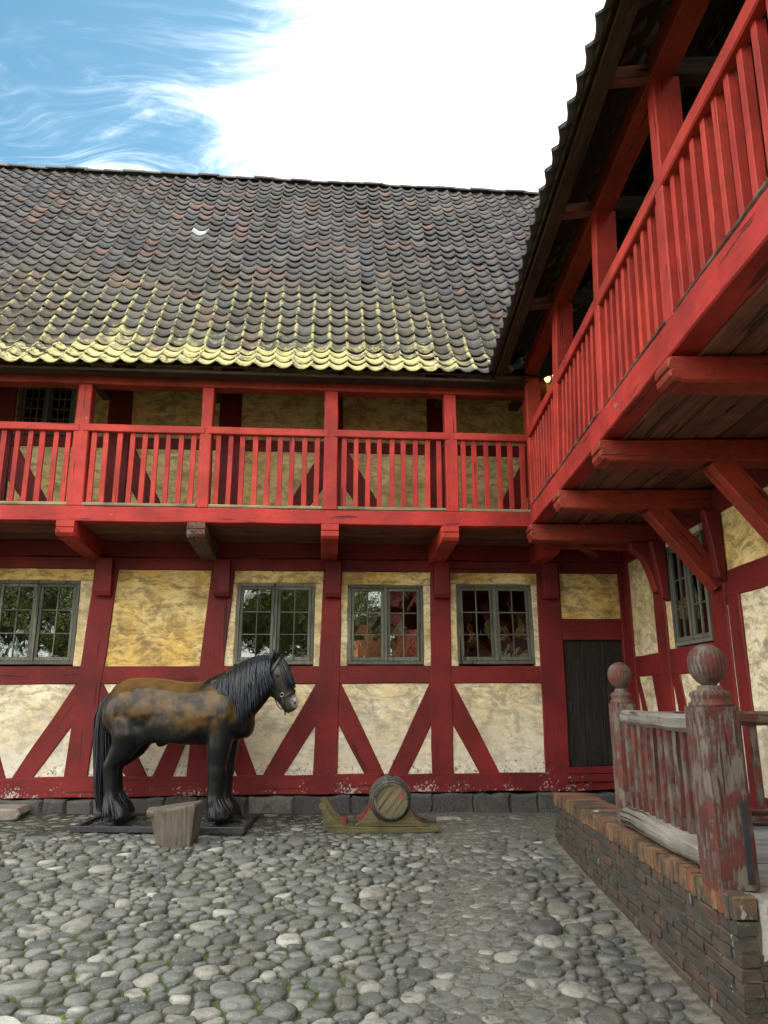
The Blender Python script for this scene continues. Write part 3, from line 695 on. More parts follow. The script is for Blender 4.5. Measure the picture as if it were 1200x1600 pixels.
# doubled post with a bare lime strip between the two timbers
wpost([(7.315, .6), (7.66, .6), (7.66, 3.29), (7.315, 3.29)]); wpost([(7.03, .6), (7.278, .6), (7.278, 2.44), (7.03, 2.44)], d=-.026)
prism('lime_strip', [(7.270, .62), (7.322, .62), (7.322, 2.36), (7.270, 2.36)], -.010, .12, 'white_lime', wing, wf, grain=(0, 1), jit=.006, bev=.004)
# remaining bays toward the street
WP = [7.34, 5.80, 4.25, 2.70, 1.15, -.40]
for i in range(5):
    b, a = WP[i] - (.0 if i == 0 else .16), WP[i + 1] + .16
    if i: b = WP[i] - .16
    wpost([(WP[i + 1] - .16, .6), (WP[i + 1] + .16, .6), (WP[i + 1] + .16, 3.29), (WP[i + 1] - .16, 3.29)])
    wrail(a - .02, (7.34 if i == 0 else b + .02), 2.43, 2.685)
    wpan([(a - .01, 2.67), (b + .01, 2.67), (b + .01, 3.29), (a - .01, 3.29)])
    wpan([(a - .01, .6), ((7.04 if i == 0 else b + .01), .6), ((7.04 if i == 0 else b + .01), 2.44), (a - .01, 2.44)], 'plaster_low')
# upper storey wall
prism('rail', [(-1.6, 4.80), (10.3, 4.80), (10.3, 4.98), (-1.6, 4.98)], -.022, .14, 'red_house', wing, wf, grain=(1, 0))
UP = [10.3, 8.95, 7.45, 5.9, 4.35, 2.8, 1.25, -.3]
for i, a in enumerate(UP):
    wpost([(a - .15, 3.6), (a + .15, 3.6), (a + .15, 6.8), (a - .15, 6.8)])
    if i < 7:
        b = UP[i + 1]
        wpan([(b + .14, 3.6), (a - .14, 3.6), (a - .14, 4.81), (b + .14, 4.81)], 'plaster_upper'); wpan([(b + .14, 4.97), (a - .14, 4.97), (a - .14, 6.8), (b + .14, 6.8)], 'plaster_upper')
boxm('room_core', wl(3.95, -1.6, -.2), wl(6.6, 10.0, 7.2), 'interior', wing)
boxm('end_wall', wl(3.34, -1.75, -.2), wl(7.6, -1.6, 7.2), 'plaster_upper', wing)
# gallery
XG = 1.79
GP = [((8.93, 9.06), (8.88, 9.02)), ((7.44, 7.66), (7.10, 7.30)), ((5.79, 5.925), (5.57, 5.705)), ((4.222, 4.345), (4.137, 4.262)), ((2.66, 2.79), (2.62, 2.75)), ((1.1, 1.23), (1.08, 1.2)), ((-.45, -.32), (-.45, -.32))]
def gfr(a, d, z): return wl(d, a, z)
for (b0, b1), (t0, t1) in GP:
    prism('gallery_post', [(b0, 3.80), (b1, 3.80), (t1, 5.53), (t0, 5.53)], XG - .004, XG + .175, 'red_gallery', wing, gfr, grain=(0, 1), jit=.005)
prism('gallery_floor_beam', [(-1.6, 3.60), (4.2, 3.585), (9.04, 3.562), (9.04, 3.785), (4.2, 3.815), (-1.6, 3.83)], XG - .006, XG + .165, 'red_gallery', wing, gfr, grain=(1, 0), jit=.006)
prism('gallery_top_plate', [(-1.6, 5.53), (9.3, 5.525), (9.3, 5.70), (-1.6, 5.705)], XG - .012, XG + .15, 'red_under', wing, gfr, grain=(1, 0), jit=.006)
def atp(i, s, z):
    (b0, b1), (t0, t1) = GP[i]; f = (z - 3.8) / 1.73
    return (b0, b1)[s] * (1 - f) + (t0, t1)[s] * f
for i in range(6):
    a0, a1 = atp(i + 1, 1, 4.75), atp(i, 0, 4.75); lift = .012 * i
    beam('gallery_top_rail', wl(XG + .030, a0 - .05, 4.735 + lift + .02), wl(XG + .030, a1 + .05, 4.735 + lift), .075, .115, 'red_gallery', wing)
    beam('gallery_bottom_trim', wl(XG + .075, atp(i + 1, 1, 3.8) + .005, 3.835 + lift * .5), wl(XG + .075, atp(i, 0, 3.8) - .005, 3.815 + lift * .5), .15, .035, 'red_worn', wing)
    c0, c1 = atp(i + 1, 1, 3.85), atp(i, 0, 3.85)
    n = round((a1 - a0) / .158)
    for k in range(n):
        f = (k + .5) / n; yb = c0 + (c1 - c0) * f + random.uniform(-.006, .006); yt = a0 + (a1 - a0) * f
        beam('baluster', wl(XG + .058, yb, 3.83 + lift * .5), wl(XG + .058, yt, 4.70 + lift), .058, .055, 'red_gallery', wing, up=(0, 1, 0), ch=.005, seg=1)
# joists with carved ends, struts and brackets
for i, y in enumerate((9.0, 7.46, 5.93, 4.37, 2.8, 1.25, -.3)):
    zb = 3.335 + .012 * i; x0 = 1.735
    prof = [(x0 + .012, 3.548), (x0, 3.50), (x0, 3.475), (x0 + .022, 3.462), (x0 + .004, 3.448), (x0 + .008, 3.41), (x0 + .035, zb + .018), (x0 + .07, zb + .012), (x0 + .095, zb), (3.32, zb), (3.32, 3.548)]
    prism('gallery_joist', prof, y - .125, y + .10, 'red_under', wing, lambda a, d, z: wl(a, d, z), grain=(1, 0), bev=.014, jit=.004, step=.4)
    if 1 <= i <= 4:
        beam('strut', wl(2.72, y - .02, zb + .03), wl(3.33, y - .02, 2.58), .20, .19, 'red_under', wing, up=(0, 1, 0), ch=.014, jit=.006)
    if i == 0:
        arc = [(3.33, 3.33), (3.02, 3.33), (3.03, 3.26)] + [(3.30 - .27 * math.cos(u), 2.74 + .52 * math.sin(u)) for u in (1.25, 1.0, .75, .5, .25)] + [(3.30 - .2, 2.72), (3.33, 2.70)]
        arc = [(3.33, 3.34), (2.98, 3.34), (2.99, 3.24), (3.06, 3.20), (3.13, 3.12), (3.18, 3.0), (3.22, 2.86), (3.25, 2.72), (3.33, 2.70)]
        prism('bracket', arc, y - .02, y + .13, 'red_under', wing, lambda a, d, z: wl(a, d, z), grain=(0, 1), bev=.012, jit=.003)
    prism('bracket', [(3.32, 3.3), (3.16, 3.3), (3.2, 3.0), (3.24, 2.62), (3.32, 2.58)], y - .24, y - .135, 'red_house', wing, lambda a, d, z: wl(a, d, z), grain=(0, 1))
for k in range(7):
    x = XG + .17 + k * .197; y = -1.6
    while y < 9.3:
        L = random.uniform(2.4, 4.4)
        boxm('gallery_floor_plank', wl(x, y, 3.556 + random.uniform(0, .012)), wl(x + .184, min(y + L, 9.3), 3.615), 'plank_under', wing, bev=.014); y += L + .004
# low lintel beams in the dark inner corner
beam('corner_beam', wl(2.0, 9.55, 3.46), wl(3.3, 9.75, 3.46), .15, .16, 'red_under', wing); beam('corner_beam', wl(2.35, 9.25, 3.44), wl(2.95, 10.3, 3.44), .14, .14, 'red_under', wing)
# roof of the wing
WEX = 1.30; WEZ = 5.47
def wslope(s):
    y, z, an = slope(s); return WEX + (y - EY), WEZ + (z - EZ), an
WRX, WRZ, _ = wslope(SLEN)
wroof = boxm('roof', wl(WRX - .03, -1.8, WRZ - .1), wl(WRX + .03, 13.5, WRZ - .02), 'soffit', wing)
wc = []
for r in range(NROW):
    for c in range(66):
        y = -1.8 + c * TW; X, Z, _ = wslope(r * GAUGE)
        ym = (MXW.inverted() @ Vector((X, y, 0))).y
        if ym - EY > X - WEX + .12: continue
        wc.append((r, y))
rest = []
TMP = []
for V, F, ro in TV:
    me = mesh('tile', V, F, 'tile_plain', fix=False); me.shade_smooth(); TMP.append(me)
for r, y in wc:
    X, Z, an = wslope(r * GAUGE + .001)
    Mx = Matrix.Translation(wl(X + .012 * math.sin(y * 2.1), y, Z + .01 * math.sin(y * 1.3))) @ Matrix.Rotation(-math.pi / 2, 4, 'Z') @ Matrix.Rotation(an + random.uniform(-.03, .03), 4, 'X') @ Matrix.Rotation(random.uniform(-.03, .03), 4, 'Z')
    if r == 0 and 2.5 < y < 9:
        o = put('tile', random.choice(TMP), wroof); o.matrix_local = Mx
        o.matrix_parent_inverse = Matrix.Identity(4)
    else:
        V, F, ro = random.choice(TV); rest.append(([Mx @ Vector(v) for v in V], F))
V, F = merge(rest); me = mesh('upper_tiles', V, F, 'tile_plain', fix=False); me.shade_smooth(); put('upper_tiles', me, wroof, kind='stuff')
q0, q1 = wslope(.07), wslope(NKICK * GAUGE)
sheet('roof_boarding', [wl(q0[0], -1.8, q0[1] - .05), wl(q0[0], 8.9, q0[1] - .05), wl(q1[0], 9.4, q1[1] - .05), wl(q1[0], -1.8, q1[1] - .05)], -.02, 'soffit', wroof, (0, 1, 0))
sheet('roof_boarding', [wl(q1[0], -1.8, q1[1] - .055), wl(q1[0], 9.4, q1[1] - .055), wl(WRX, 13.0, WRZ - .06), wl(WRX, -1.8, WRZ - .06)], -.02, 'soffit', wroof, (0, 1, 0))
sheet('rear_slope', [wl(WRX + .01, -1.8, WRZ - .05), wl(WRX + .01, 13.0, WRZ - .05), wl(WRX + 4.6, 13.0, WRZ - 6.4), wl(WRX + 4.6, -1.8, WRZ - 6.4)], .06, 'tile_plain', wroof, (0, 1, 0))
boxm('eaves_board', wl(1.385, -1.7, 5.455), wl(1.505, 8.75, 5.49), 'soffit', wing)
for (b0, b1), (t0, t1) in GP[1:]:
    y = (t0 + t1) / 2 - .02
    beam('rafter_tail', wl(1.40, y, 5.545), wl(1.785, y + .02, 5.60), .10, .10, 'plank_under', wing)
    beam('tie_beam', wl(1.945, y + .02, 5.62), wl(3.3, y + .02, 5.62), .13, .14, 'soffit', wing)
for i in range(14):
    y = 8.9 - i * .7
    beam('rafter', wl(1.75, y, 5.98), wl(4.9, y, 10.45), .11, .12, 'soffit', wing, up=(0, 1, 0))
# twin lamp in the shaded gallery corner
lamp = empty('wall_lamp', (2.43, 10.30, 6.12), AL, label='small wall lamp with two glowing yellow bulbs in the gallery corner', cat='lamp')
boxm('back_plate', (-.11, .0, -.05), (.11, .03, .05), 'iron', lamp)
for s, dz in ((-.06, -.03), (.06, .04)):
    V, F = tube_vf([(s, 0, dz), (s, -.05, dz), (s, -.07, dz - .02)], .012, 6); put('arm', mesh('arm', V, F, 'iron'), lamp)
    V, F = lathe_vf([(.008, -.075), (.03, -.06), (.042, -.03), (.04, .0), (.025, .03), (.012, .045)], 12); put('bulb', mesh('bulb', V, F, 'glow_bulb', smooth=True), lamp, (s, -.075, dz - .01))
# ================================================================ GROUND
gx = sorted(set([-400, -150, -60, -30, -18] + [round(-12 + .22 * i, 3) for i in range(83)] + [8, 14, 30, 60, 150, 400]))
gy = sorted(set([-400, -150, -60, -30, -18, -12, -8] + [round(-6 + .22 * i, 3) for i in range(80)] + [13, 20, 40, 100, 400]))
V = []; F = []
def gnd(x, y):
    n = mnoise.noise((x * .7, y * .7, 3.1)) * .018 + mnoise.noise((x * 3, y * 3, 7.7)) * .007
    return gz(x, y) + n
for y in gy:
    for x in gx: V.append((x, y, gnd(x, y)))
nx = len(gx)
for j in range(len(gy) - 1):
    for i in range(nx - 1): F.append((j * nx + i, j * nx + i + 1, j * nx + nx + i + 1, j * nx + nx + i))
ground = put('courtyard_ground', mesh('courtyard_ground', V, F, 'soil', smooth=True), kind='structure')
def dirtmask(x, y):
    """how deep the cobbles lie buried: along the wall and in the trodden track beside the gutter"""
    ym = (Vector((x, y, 0)) - M0).dot(Vector((-math.sin(AL), math.cos(AL), 0)))
    a = min(1, max(0, (ym + 1.75) / .55))
    cx = .62 + .10 * math.sin(y * .9); b = max(0, 1 - abs(x - cx) / .62) ** .6 if y > 4.0 else 0
    b2 = max(0, 1 - abs(x - .75) / .9) if y > 6.6 else 0
    n = mnoise.noise((x * 1.1, y * 1.1, 1.7)) * .35
    return min(1, max(0, max(a, b * .95, b2) + n * (1 if max(a, b) > .1 else .3)))
pts = []; grid = {}
rr = random.Random(11)
def okpt(x, y, r):
    ci, cj = int(x / .2), int(y / .2)
    for i in range(ci - 1, ci + 2):
        for j in range(cj - 1, cj + 2):
            for (a, b, s) in grid.get((i, j), ()):
                if (a - x) ** 2 + (b - y) ** 2 < ((r + s) * .88) ** 2: return False
    return True
XMAX = 1.62
for phase, (n, r0, r1) in enumerate(((170, .105, .14), (2600, .072, .10), (24000, .046, .070), (30000, .030, .044))):
    for _ in range(n):
        x = rr.uniform(-7.2, XMAX); y = rr.uniform(2.6, 10.0)
        if y > 9.98 + .0875 * x: continue
        if abs(x) > .62 * y + 1.6: continue
        r = rr.uniform(r0, r1)
        if phase == 0 and dirtmask(x, y) > .6: continue
        if okpt(x, y, r):
            pts.append((x, y, r)); grid.setdefault((int(x / .2), int(y / .2)), []).append((x, y, r))
def clip(poly, nx_, ny_, d):
    out = []
    for i in range(len(poly)):
        a, b = poly[i - 1], poly[i]; da, db = a[0] * nx_ + a[1] * ny_ - d, b[0] * nx_ + b[1] * ny_ - d
        if da <= 0 and db > 0 or da > 0 and db <= 0:
            f = da / (da - db); out.append((a[0] + (b[0] - a[0]) * f, a[1] + (b[1] - a[1]) * f))
        if db <= 0: out.append(b)
    return out
stones = []
for (x, y, r) in pts:
    poly = [(r * 1.75 * math.cos(k * math.pi / 7), r * 1.75 * math.sin(k * math.pi / 7)) for k in range(14)]
    ci, cj = int(x / .2), int(y / .2)
    for i in range(ci - 2, ci + 3):
        for j in range(cj - 2, cj + 3):
            for (a, b, s) in grid.get((i, j), ()):
                dx, dy = a - x, b - y; d2 = dx * dx + dy * dy
                if d2 < 1e-9 or d2 > .20: continue
                d = math.sqrt(d2); poly = clip(poly, dx / d, dy / d, (d2 + r * r - s * s) / (2 * d))
                if len(poly) < 3: break
    if len(poly) < 4: continue
    # round the outline: resample radially around the centroid with the Voronoi cell as limit
    cx = sum(p[0] for p in poly) / len(poly); cy = sum(p[1] for p in poly) / len(poly)
    K = 12; rad = []
    for k in range(K):
        a = 2 * math.pi * k / K; ca, sa = math.cos(a), math.sin(a); best = 9
        for i in range(len(poly)):
            p, q = poly[i - 1], poly[i]; ex, ey = q[0] - p[0], q[1] - p[1]
            den = ca * ey - sa * ex
            if abs(den) < 1e-9: continue
            tt = ((p[0] - cx) * ey - (p[1] - cy) * ex) / den
            if tt > 0: best = min(best, tt)
        rad.append(best)
    av = sum(rad) / K
    rad = [min(v, .72 * v + .28 * (rad[k - 1] + rad[(k + 1) % K]) / 2, av * 1.45) for k, v in enumerate(rad)]
    dm = dirtmask(x, y)
    gap = .003 + .004 * rr.random()
    rad = [max(.015, v - gap) for v in rad]; av = sum(rad) / K
    hgt = (.016 + .18 * av + rr.uniform(-.006, .012)) * (1 - .82 * dm)
    sink = -.010 - .012 * dm
    gut = 1.05 < x and y < 7.6 and rr.random() < .8
    if gut: hgt = max(hgt, .026 + .22 * av)
    tilt = (rr.uniform(-.16, .16), rr.uniform(-.16, .16))
    X, Y = x + cx, y + cy; Z = gnd(X, Y) - .006
    V = []; F = []
    for ring, (s, h) in enumerate(((1.0, sink / max(hgt, .01)), (.97, .50), (.84, .86), (.50, 1.0))):
        for k in range(K):
            a = 2 * math.pi * k / K; rr_ = rad[k] * s * (1 + rr.uniform(-.05, .03))
            u, v = rr_ * math.cos(a), rr_ * math.sin(a)
            V.append((u, v, hgt * h + (tilt[0] * u + tilt[1] * v) * (1 if ring else 0) * (1 - .6 * dm)))
    V.append((0, 0, hgt * 1.02))
    for q in range(3):
        for k in range(K): F.append((q * K + k, q * K + (k + 1) % K, q * K + K + (k + 1) % K, q * K + K + k))
    for k in range(K): F.append((3 * K + k, 3 * K + (k + 1) % K, 4 * K))
    u, v, dd = px((X, Y, Z)); vis = -30 < u < 1230 and v < 1625
    size = av / dd * (1 if hgt > .02 else .35)
    mat = 'cobble_dark' if gut else ('cobble_pale' if rr.random() < .025 and dm < .3 else 'cobble')
    stones.append((0 if vis else 1, -size, V, F, (X, Y, Z), mat))
stones.sort(key=lambda s: (s[0], s[1])); restm = {}
for n, (_, _, V, F, P, mat) in enumerate(stones):
    if n < 300:
        put('cobblestone', mesh('cobblestone', V, F, mat, smooth=True, fix=False), ground, P)
    else:
        restm.setdefault(mat, []).append(([Vector(v) + Vector(P) for v in V], F))
for mat, L in restm.items():
    V, F = merge(L); put('small_cobblestones', mesh('small_cobblestones', V, F, mat, smooth=True, fix=False), ground, kind='stuff')
# pale mortar strip at the foot of the brick wall
V = []; F = []
for k in range(40):
    y = 3.0 + k * .15; w0 = 1.63 + random.uniform(-.05, .03)
    V += [(w0, y, gnd(w0, y) + .006), (1.83, y, gnd(1.83, y) + .035)]
    if k: F.append((2 * k - 2, 2 * k - 1, 2 * k + 1, 2 * k))
put('mortar_strip', mesh('mortar_strip', V, F, 'sand', smooth=True), ground)
# grit between the stones
grit = []; rq = random.Random(8)
for _ in range(9000):
    x = rq.uniform(-6, 1.75); y = rq.uniform(3.6, 10)
    if y > 9.95 + .0875 * x or abs(x) > .6 * y + .3: continue
    if dirtmask(x, y) < .25 and rq.random() < .6: continue
    z = gnd(x, y); r = rq.uniform(.004, .013) * (1.5 if rq.random() < .06 else 1); a = rq.uniform(0, 6.28); h = r * rq.uniform(.5, 1.1)
    V = [(x + r * rq.uniform(.7, 1.3) * math.cos(a + k * 1.257), y + r * rq.uniform(.7, 1.3) * math.sin(a + k * 1.257), z - .003) for k in range(5)] + [(x + r * rq.uniform(-.3, .3), y + r * rq.uniform(-.3, .3), z + h)]
    grit.append((V, [(k, (k + 1) % 5, 5) for k in range(5)]))
V, F = merge(grit); put('grit', mesh('grit', V, F, 'sand', fix=False), ground, kind='stuff')
# grass and weeds in the joints
blades = []; rg = random.Random(5)
def tuft(x, y, n, h):
    z = gnd(x, y)
    for _ in range(n):
        a = rg.uniform(0, 6.28); l = rg.uniform(.5, 1) * h; o = Vector((x + rg.gauss(0, .018), y + rg.gauss(0, .018), z - .004)); lean = rg.uniform(.1, .7) * l; b = a + rg.uniform(-.5, .5)
        sd = Vector((math.cos(a + 1.57), math.sin(a + 1.57), 0)) * rg.uniform(.0022, .004); tp = o + Vector((math.cos(b) * lean, math.sin(b) * lean, l)); md = o.lerp(tp, .55) + Vector((0, 0, l * .13))
        blades.append(([o - sd, o + sd, md + sd * .7, md - sd * .7, tp], [(0, 1, 2, 3), (3, 2, 4)]))
for (x, y, r) in pts:
    if dirtmask(x, y) > .45 or abs(x) > .6 * y + .4: continue
    den = mnoise.noise((x * .8, y * .8, 9.2)) + (.25 if x < -.2 else -.35) + (.2 if y < 7 else -.1)
    if den > .0 and rg.random() < .6:
        a = rg.uniform(0, 6.28); tuft(x + r * math.cos(a), y + r * math.sin(a), rg.randint(5, 12), rg.uniform(.022, .045))
for k in range(26): tuft(rg.uniform(1.62, 1.76), rg.choice([rg.gauss(6.55, .12), rg.uniform(4.6, 8)]), 10, rg.uniform(.03, .07))
V, F = merge(blades); put('grass', mesh('grass', V, F, 'grass', fix=False), label='short grass and weeds growing in the cobble joints', cat='grass', kind='stuff')

# ================================================================ BRICK TERRACE
ter = empty('brick_terrace', (1.8, 6.4, 0), label='low raised brick terrace wall edged with upright orange bricks, right foreground', cat='brick wall')
def tl(x, y, z): return (x - 1.8, y - 6.4, z)
TY0, TY1, TX0, TX1 = 4.26, 8.66, 1.80, 2.17
boxm('mortar_core', tl(1.812, TY0 + .012, -.6), tl(2.16, TY0 + .61, .352), 'mortar', ter, bev=.004)
boxm('mortar_core', tl(1.812, TY0 + .612, -.6), tl(2.16, TY1 - .012, .452), 'mortar', ter, bev=.004)
boxm('mortar_core', tl(2.17, TY0 + .013, -.6), tl(3.30, TY1 - 1.9, .33), 'mortar', ter, bev=.004)
def bricks(n, L, W, H, mat):
    out = []
    for k in range(n):
        V, F = beam_vf((-L / 2, 0, 0), (L / 2, 0, 0), W, H, ch=.007, jit=0, seg=1)
        V = [v + Vector([random.uniform(-.005, .005) for _ in range(3)]) for v in V]
        out.append(mesh('brick', V, F, mat))
    return out
bt = bricks(8, .365, .060, .118, 'brick_top'); bq = bricks(5, .112, .060, .118, 'brick_top')
y = TY0 + .034
while y < TY1 - .03:
    near_end = y < TY0 + .60
    put('brick', random.choice(bq if near_end else bt), ter, tl((TX0 + .056 if near_end else (TX0 + TX1) / 2) + random.uniform(-.006, .006) - .003, y, .413 + random.uniform(-.006, .006)), (random.uniform(-.05, .05), random.uniform(-.012, .012), random.uniform(-.02, .02)))
    y += .0715 + random.uniform(-.002, .003)
bs = bricks(6, .228, .10, .058, 'brick_side'); bh = bricks(6, .108, .10, .058, 'brick_side')
for c in range(9):
    z = .315 - c * .070; y = TY0 + (.0 if c % 2 else .0); header = c % 2 == 0
    while y < TY1 - .05:
        L = .108 if header else .228
        L = min(L, TY1 - y)
        if z > gz(1.8, y) - .06:
            put('brick', random.choice(bh if L < .15 else bs), ter, tl(TX0 + .05 + random.uniform(-.004, .004), y + L / 2, z + random.uniform(-.003, .003)), (random.uniform(-.01, .01), random.uniform(-.01, .01), math.pi / 2 + random.uniform(-.012, .012)))
        y += L + .012
        if header and random.random() < .55: header = False
        elif c % 2 == 0: header = True
    x = TX0 + .108                                           # short end facing the street
    while x < 3.2 and z < .20:
        put('brick', random.choice(bs), ter, tl(x + .114, TY0 + .05 + random.uniform(-.004, .004), z), (0, 0, random.uniform(-.012, .012))); x += .24
V, F = prism_vf([(1.918, .17), (2.6, .165), (3.22, .17), (3.22, .455), (2.6, .46), (1.922, .455)], TY0 - .02, TY0 + .61, lambda a, d, z: tl(a, d, z), .025, .012, .12)
put('granite_step', mesh('granite_step', V, F, 'granite'), ter)
V, F = prism_vf([(2.12, -.35), (3.2, -.35), (3.18, .02), (2.6, .045), (2.16, .03)], TY0 - .50, TY0 - .05, lambda a, d, z: tl(a, d, z), .04, .02, .14)
put('granite_step', mesh('granite_step', V, F, 'granite'), ter)
for k in range(10):
    y = TY0 + .63 + k * .172
    boxm('deck_plank', tl(2.175, y, .44 + random.uniform(-.003, .003)), tl(3.29, y + .165, .475), 'deck', ter, grain=(1, 0, 0))
# sunken strip before the door
boxm('earth_fill', tl(2.172, TY1 - 1.885, -.5), tl(3.30, 9.9, .17), 'soil', ter)
# ---- terrace railing
rail = empty('terrace_railing', (1.9, 5.5, .47), label='weathered red terrace railing with two ball-topped posts', cat='railing')
def rl(x, y, z): return (x - 1.9, y - 5.5, z - .47)
def newel(x, y, s, z0, z1, rb, dark=False):
    p = beam('newel_post', rl(x, y, z0), rl(x, y, z1), s, s, 'red_worn', rail, up=(0, 1, 0), ch=.028, jit=.002, seg=4)
    V, F = lathe_vf([(s * .50, 0), (s * .52, .02), (s * .44, .035), (s * .44, .055), (s * .48, .068), (s * .46, .085), (s * .30, .10), (s * .26, .125)], 20)
    c = put('neck_moulding', mesh('neck_moulding', V, F, 'red_worn', (0, 0, 1), smooth=True), p, rl(x, y, z1 - .004))
    prof = [(rb * .30, -.01)] + [(rb * math.sin(a) * (1 - .06 * math.cos(a)), rb * 1.12 * (1 - math.cos(a))) for a in [math.pi * k / 14 for k in range(2, 14)]] + [(rb * .05, rb * 2.24)]
    V, F = lathe_vf(prof, 24); V = [Vector(v) * (1 + .012 * mnoise.noise(Vector(v) * 14)) for v in V]
    put('ball_finial', mesh('ball_finial', V, F, 'red_worn', (0, 0, 1), smooth=True), p, rl(x, y, z1 + .115))
    return p
np_ = newel(1.905, 4.545, .245, .465, 1.435, .112)
fp_ = newel(1.955, 6.44, .185, .46, 1.435, .100)
boxm('dark_strip', rl(1.952, 4.414, .50), rl(1.99, 4.4215, .93), 'iron', rail, bev=.002)  # thin dark strip up the face of the near post
beam('top_rail', rl(1.925, 4.655, 1.325), rl(1.955, 6.36, 1.325), .11, .115, 'weathered', rail, ch=.028, jit=.006, seg=6)
V, F = tube_vf([rl(1.925 + .006 * math.sin(k * 2), 4.655 + k * .213, .565 + .006 * math.sin(k * 1.3)) for k in range(9)], [.082, .086, .08, .083, .086, .082, .085, .08, .082], 14)
put('bottom_rail', mesh('bottom_rail', V, F, 'weathered', (0, 1, 0), smooth=True), rail)
for k in range(11):
    y = 4.79 + k * .146 + random.uniform(-.008, .008)
    beam('baluster', rl(1.93, y, .60), rl(1.935 + random.uniform(-.01, .01), y + random.uniform(-.01, .01), 1.30), .045, .058, 'red_worn', rail, up=(0, 1, 0), ch=.005, seg=2)
# cross piece of the railing, from the far post to the house
beam('top_rail', rl(2.03, 6.45, 1.31), rl(3.31, 6.45, 1.31), .10, .115, 'red_worn', rail, ch=.02)
beam('bottom_rail', rl(2.03, 6.45, .545), rl(3.31, 6.45, .545), .10, .12, 'red_worn', rail, ch=.015)
for k in range(7):
    x = 2.20 + k * .165
    beam('baluster', rl(x, 6.45, .60), rl(x, 6.45, 1.27), .055, .045, 'red_worn', rail, up=(0, 1, 0), ch=.005, seg=1)

# ================================================================ HORSE STATUE
HX, HY = -2.45, 9.20; HZ = gz(HX, HY)
horse = empty('horse_statue', (HX, HY, HZ), R(-3), label='life-size dark brown horse statue with long black mane standing on a steel frame', cat='horse statue')
def ring(c, ax, hd, hw, seg=18, egg=0.0):
    """ellipse of half depth hd (in the xz plane) and half width hw (along y)"""
    c = Vector(c); ax = Vector(ax).normalized(); n = Vector((0, 1, 0)); u = ax.cross(n)
    if u.z < 0: u = -u
    return [c + u * hd * math.cos(a) + n * hw * math.sin(a) * (1 + egg * -math.cos(a)) for a in [2 * math.pi * k / seg for k in range(seg)]]
def loft(rings):
    s = len(rings[0]); V = [v for r in rings for v in r]; F = []
    for i in range(len(rings) - 1):
        for k in range(s): F.append((i * s + k, i * s + (k + 1) % s, (i + 1) * s + (k + 1) % s, (i + 1) * s + k))
    F += [tuple(range(s - 1, -1, -1)), tuple(range((len(rings) - 1) * s, len(rings) * s))]
    return V, F
body = [(-.965, 1.17, .10, .09), (-.93, 1.20, .21, .19), (-.84, 1.23, .315, .27), (-.70, 1.245, .36, .325), (-.50, 1.25, .365, .345), (-.27, 1.245, .355, .335), (0, 1.195, .365, .355), (.22, 1.195, .365, .345),
        (.44, 1.215, .365, .315), (.62, 1.205, .325, .275), (.76, 1.18, .25, .22), (.84, 1.15, .14, .13)]
parts = [loft([ring((x, 0, z), (1, 0, 0), hd, hw, 22, .12) for x, z, hd, hw in body])]
neck = [(.36, 1.24, .36, .22), (.52, 1.34, .365, .21), (.68, 1.445, .325, .18), (.82, 1.54, .275, .15), (.93, 1.62, .225, .13), (1.02, 1.685, .165, .112)]
NAX = Vector((.66, 0, .56)); parts.append(loft([ring((x, 0, z), NAX, hd, hw) for x, z, hd, hw in neck]))
HD = -.07
head = [(1.03, 1.82, .085, .075), (1.05, 1.78, .135, .105), (1.085, 1.715, .178, .122), (1.125, 1.635, .190, .120), (1.17, 1.555, .162, .102), (1.215, 1.475, .124, .086), (1.25, 1.41, .106, .080), (1.275, 1.36, .102, .080), (1.298, 1.315, .088, .070), (1.312, 1.285, .055, .048)]
HAX = Vector((.275, 0, -.475)); parts.append(loft([ring((x, 0, z + HD), HAX, hd * 1.03, hw * 1.05) for x, z, hd, hw in head]))
def limb(pts, rad): return tube_vf(pts, rad, 14)
for s, fx, hx in ((-1, 0.0, 0.0), (1, .02, -.075)):
    parts.append(limb([(.48, s * .10, 1.20), (.50, s * .145, 1.0), (.485 + fx * .4, s * .165, .80), (.475 + fx * .8, s * .16, .62), (.475 + fx, s * .16, .55), (.468 + fx, s * .16, .46), (.465 + fx, s * .16, .30), (.470 + fx, s * .16, .22), (.50 + fx, s * .16, .15), (.535 + fx, s * .16, .105), (.55 + fx, s * .16, .03)],
                      [.15, .165, .140, .108, .110, .096, .092, .105, .115, .125, .142]))
    parts.append(limb([(-.60, s * .08, 1.30), (-.63, s * .13, 1.08), (-.585, s * .18, .93), (-.65, s * .17, .80), (-.735 + hx * .5, s * .165, .68), (-.785 + hx, s * .165, .60), (-.775 + hx, s * .165, .50), (-.755 + hx, s * .165, .33), (-.735 + hx, s * .165, .22), (-.69 + hx, s * .165, .15), (-.645 + hx, s * .165, .10), (-.625 + hx, s * .165, .03)],
                      [.20, .24, .205, .150, .112, .094, .085, .08, .098, .108, .115, .132]))
    parts.append(limb([(1.04, s * .07, 1.77), (1.055, s * .082, 1.84), (1.075, s * .085, 1.895), (1.085, s * .08, 1.935)], [.045, .046, .036, .020]))       # ear
    parts.append(limb([(1.135, s * .09, 1.635), (1.14, s * .113, 1.63), (1.145, s * .117, 1.627)], [.04, .032, .016]))                                # brow and eye
    parts.append(limb([(1.07, s * .05, 1.53), (1.075, s * .10, 1.53), (1.08, s * .116, 1.53)], [.13, .10, .06]))                                       # cheek
    parts.append(limb([(1.325, s * .045, 1.33), (1.338, s * .066, 1.32), (1.340, s * .070, 1.315)], [.034, .03, .018]))                                # nostril
parts.append(limb([(-.20, 0, .90), (-.28, 0, .85), (-.31, 0, .83)], [.07, .05, .03]))
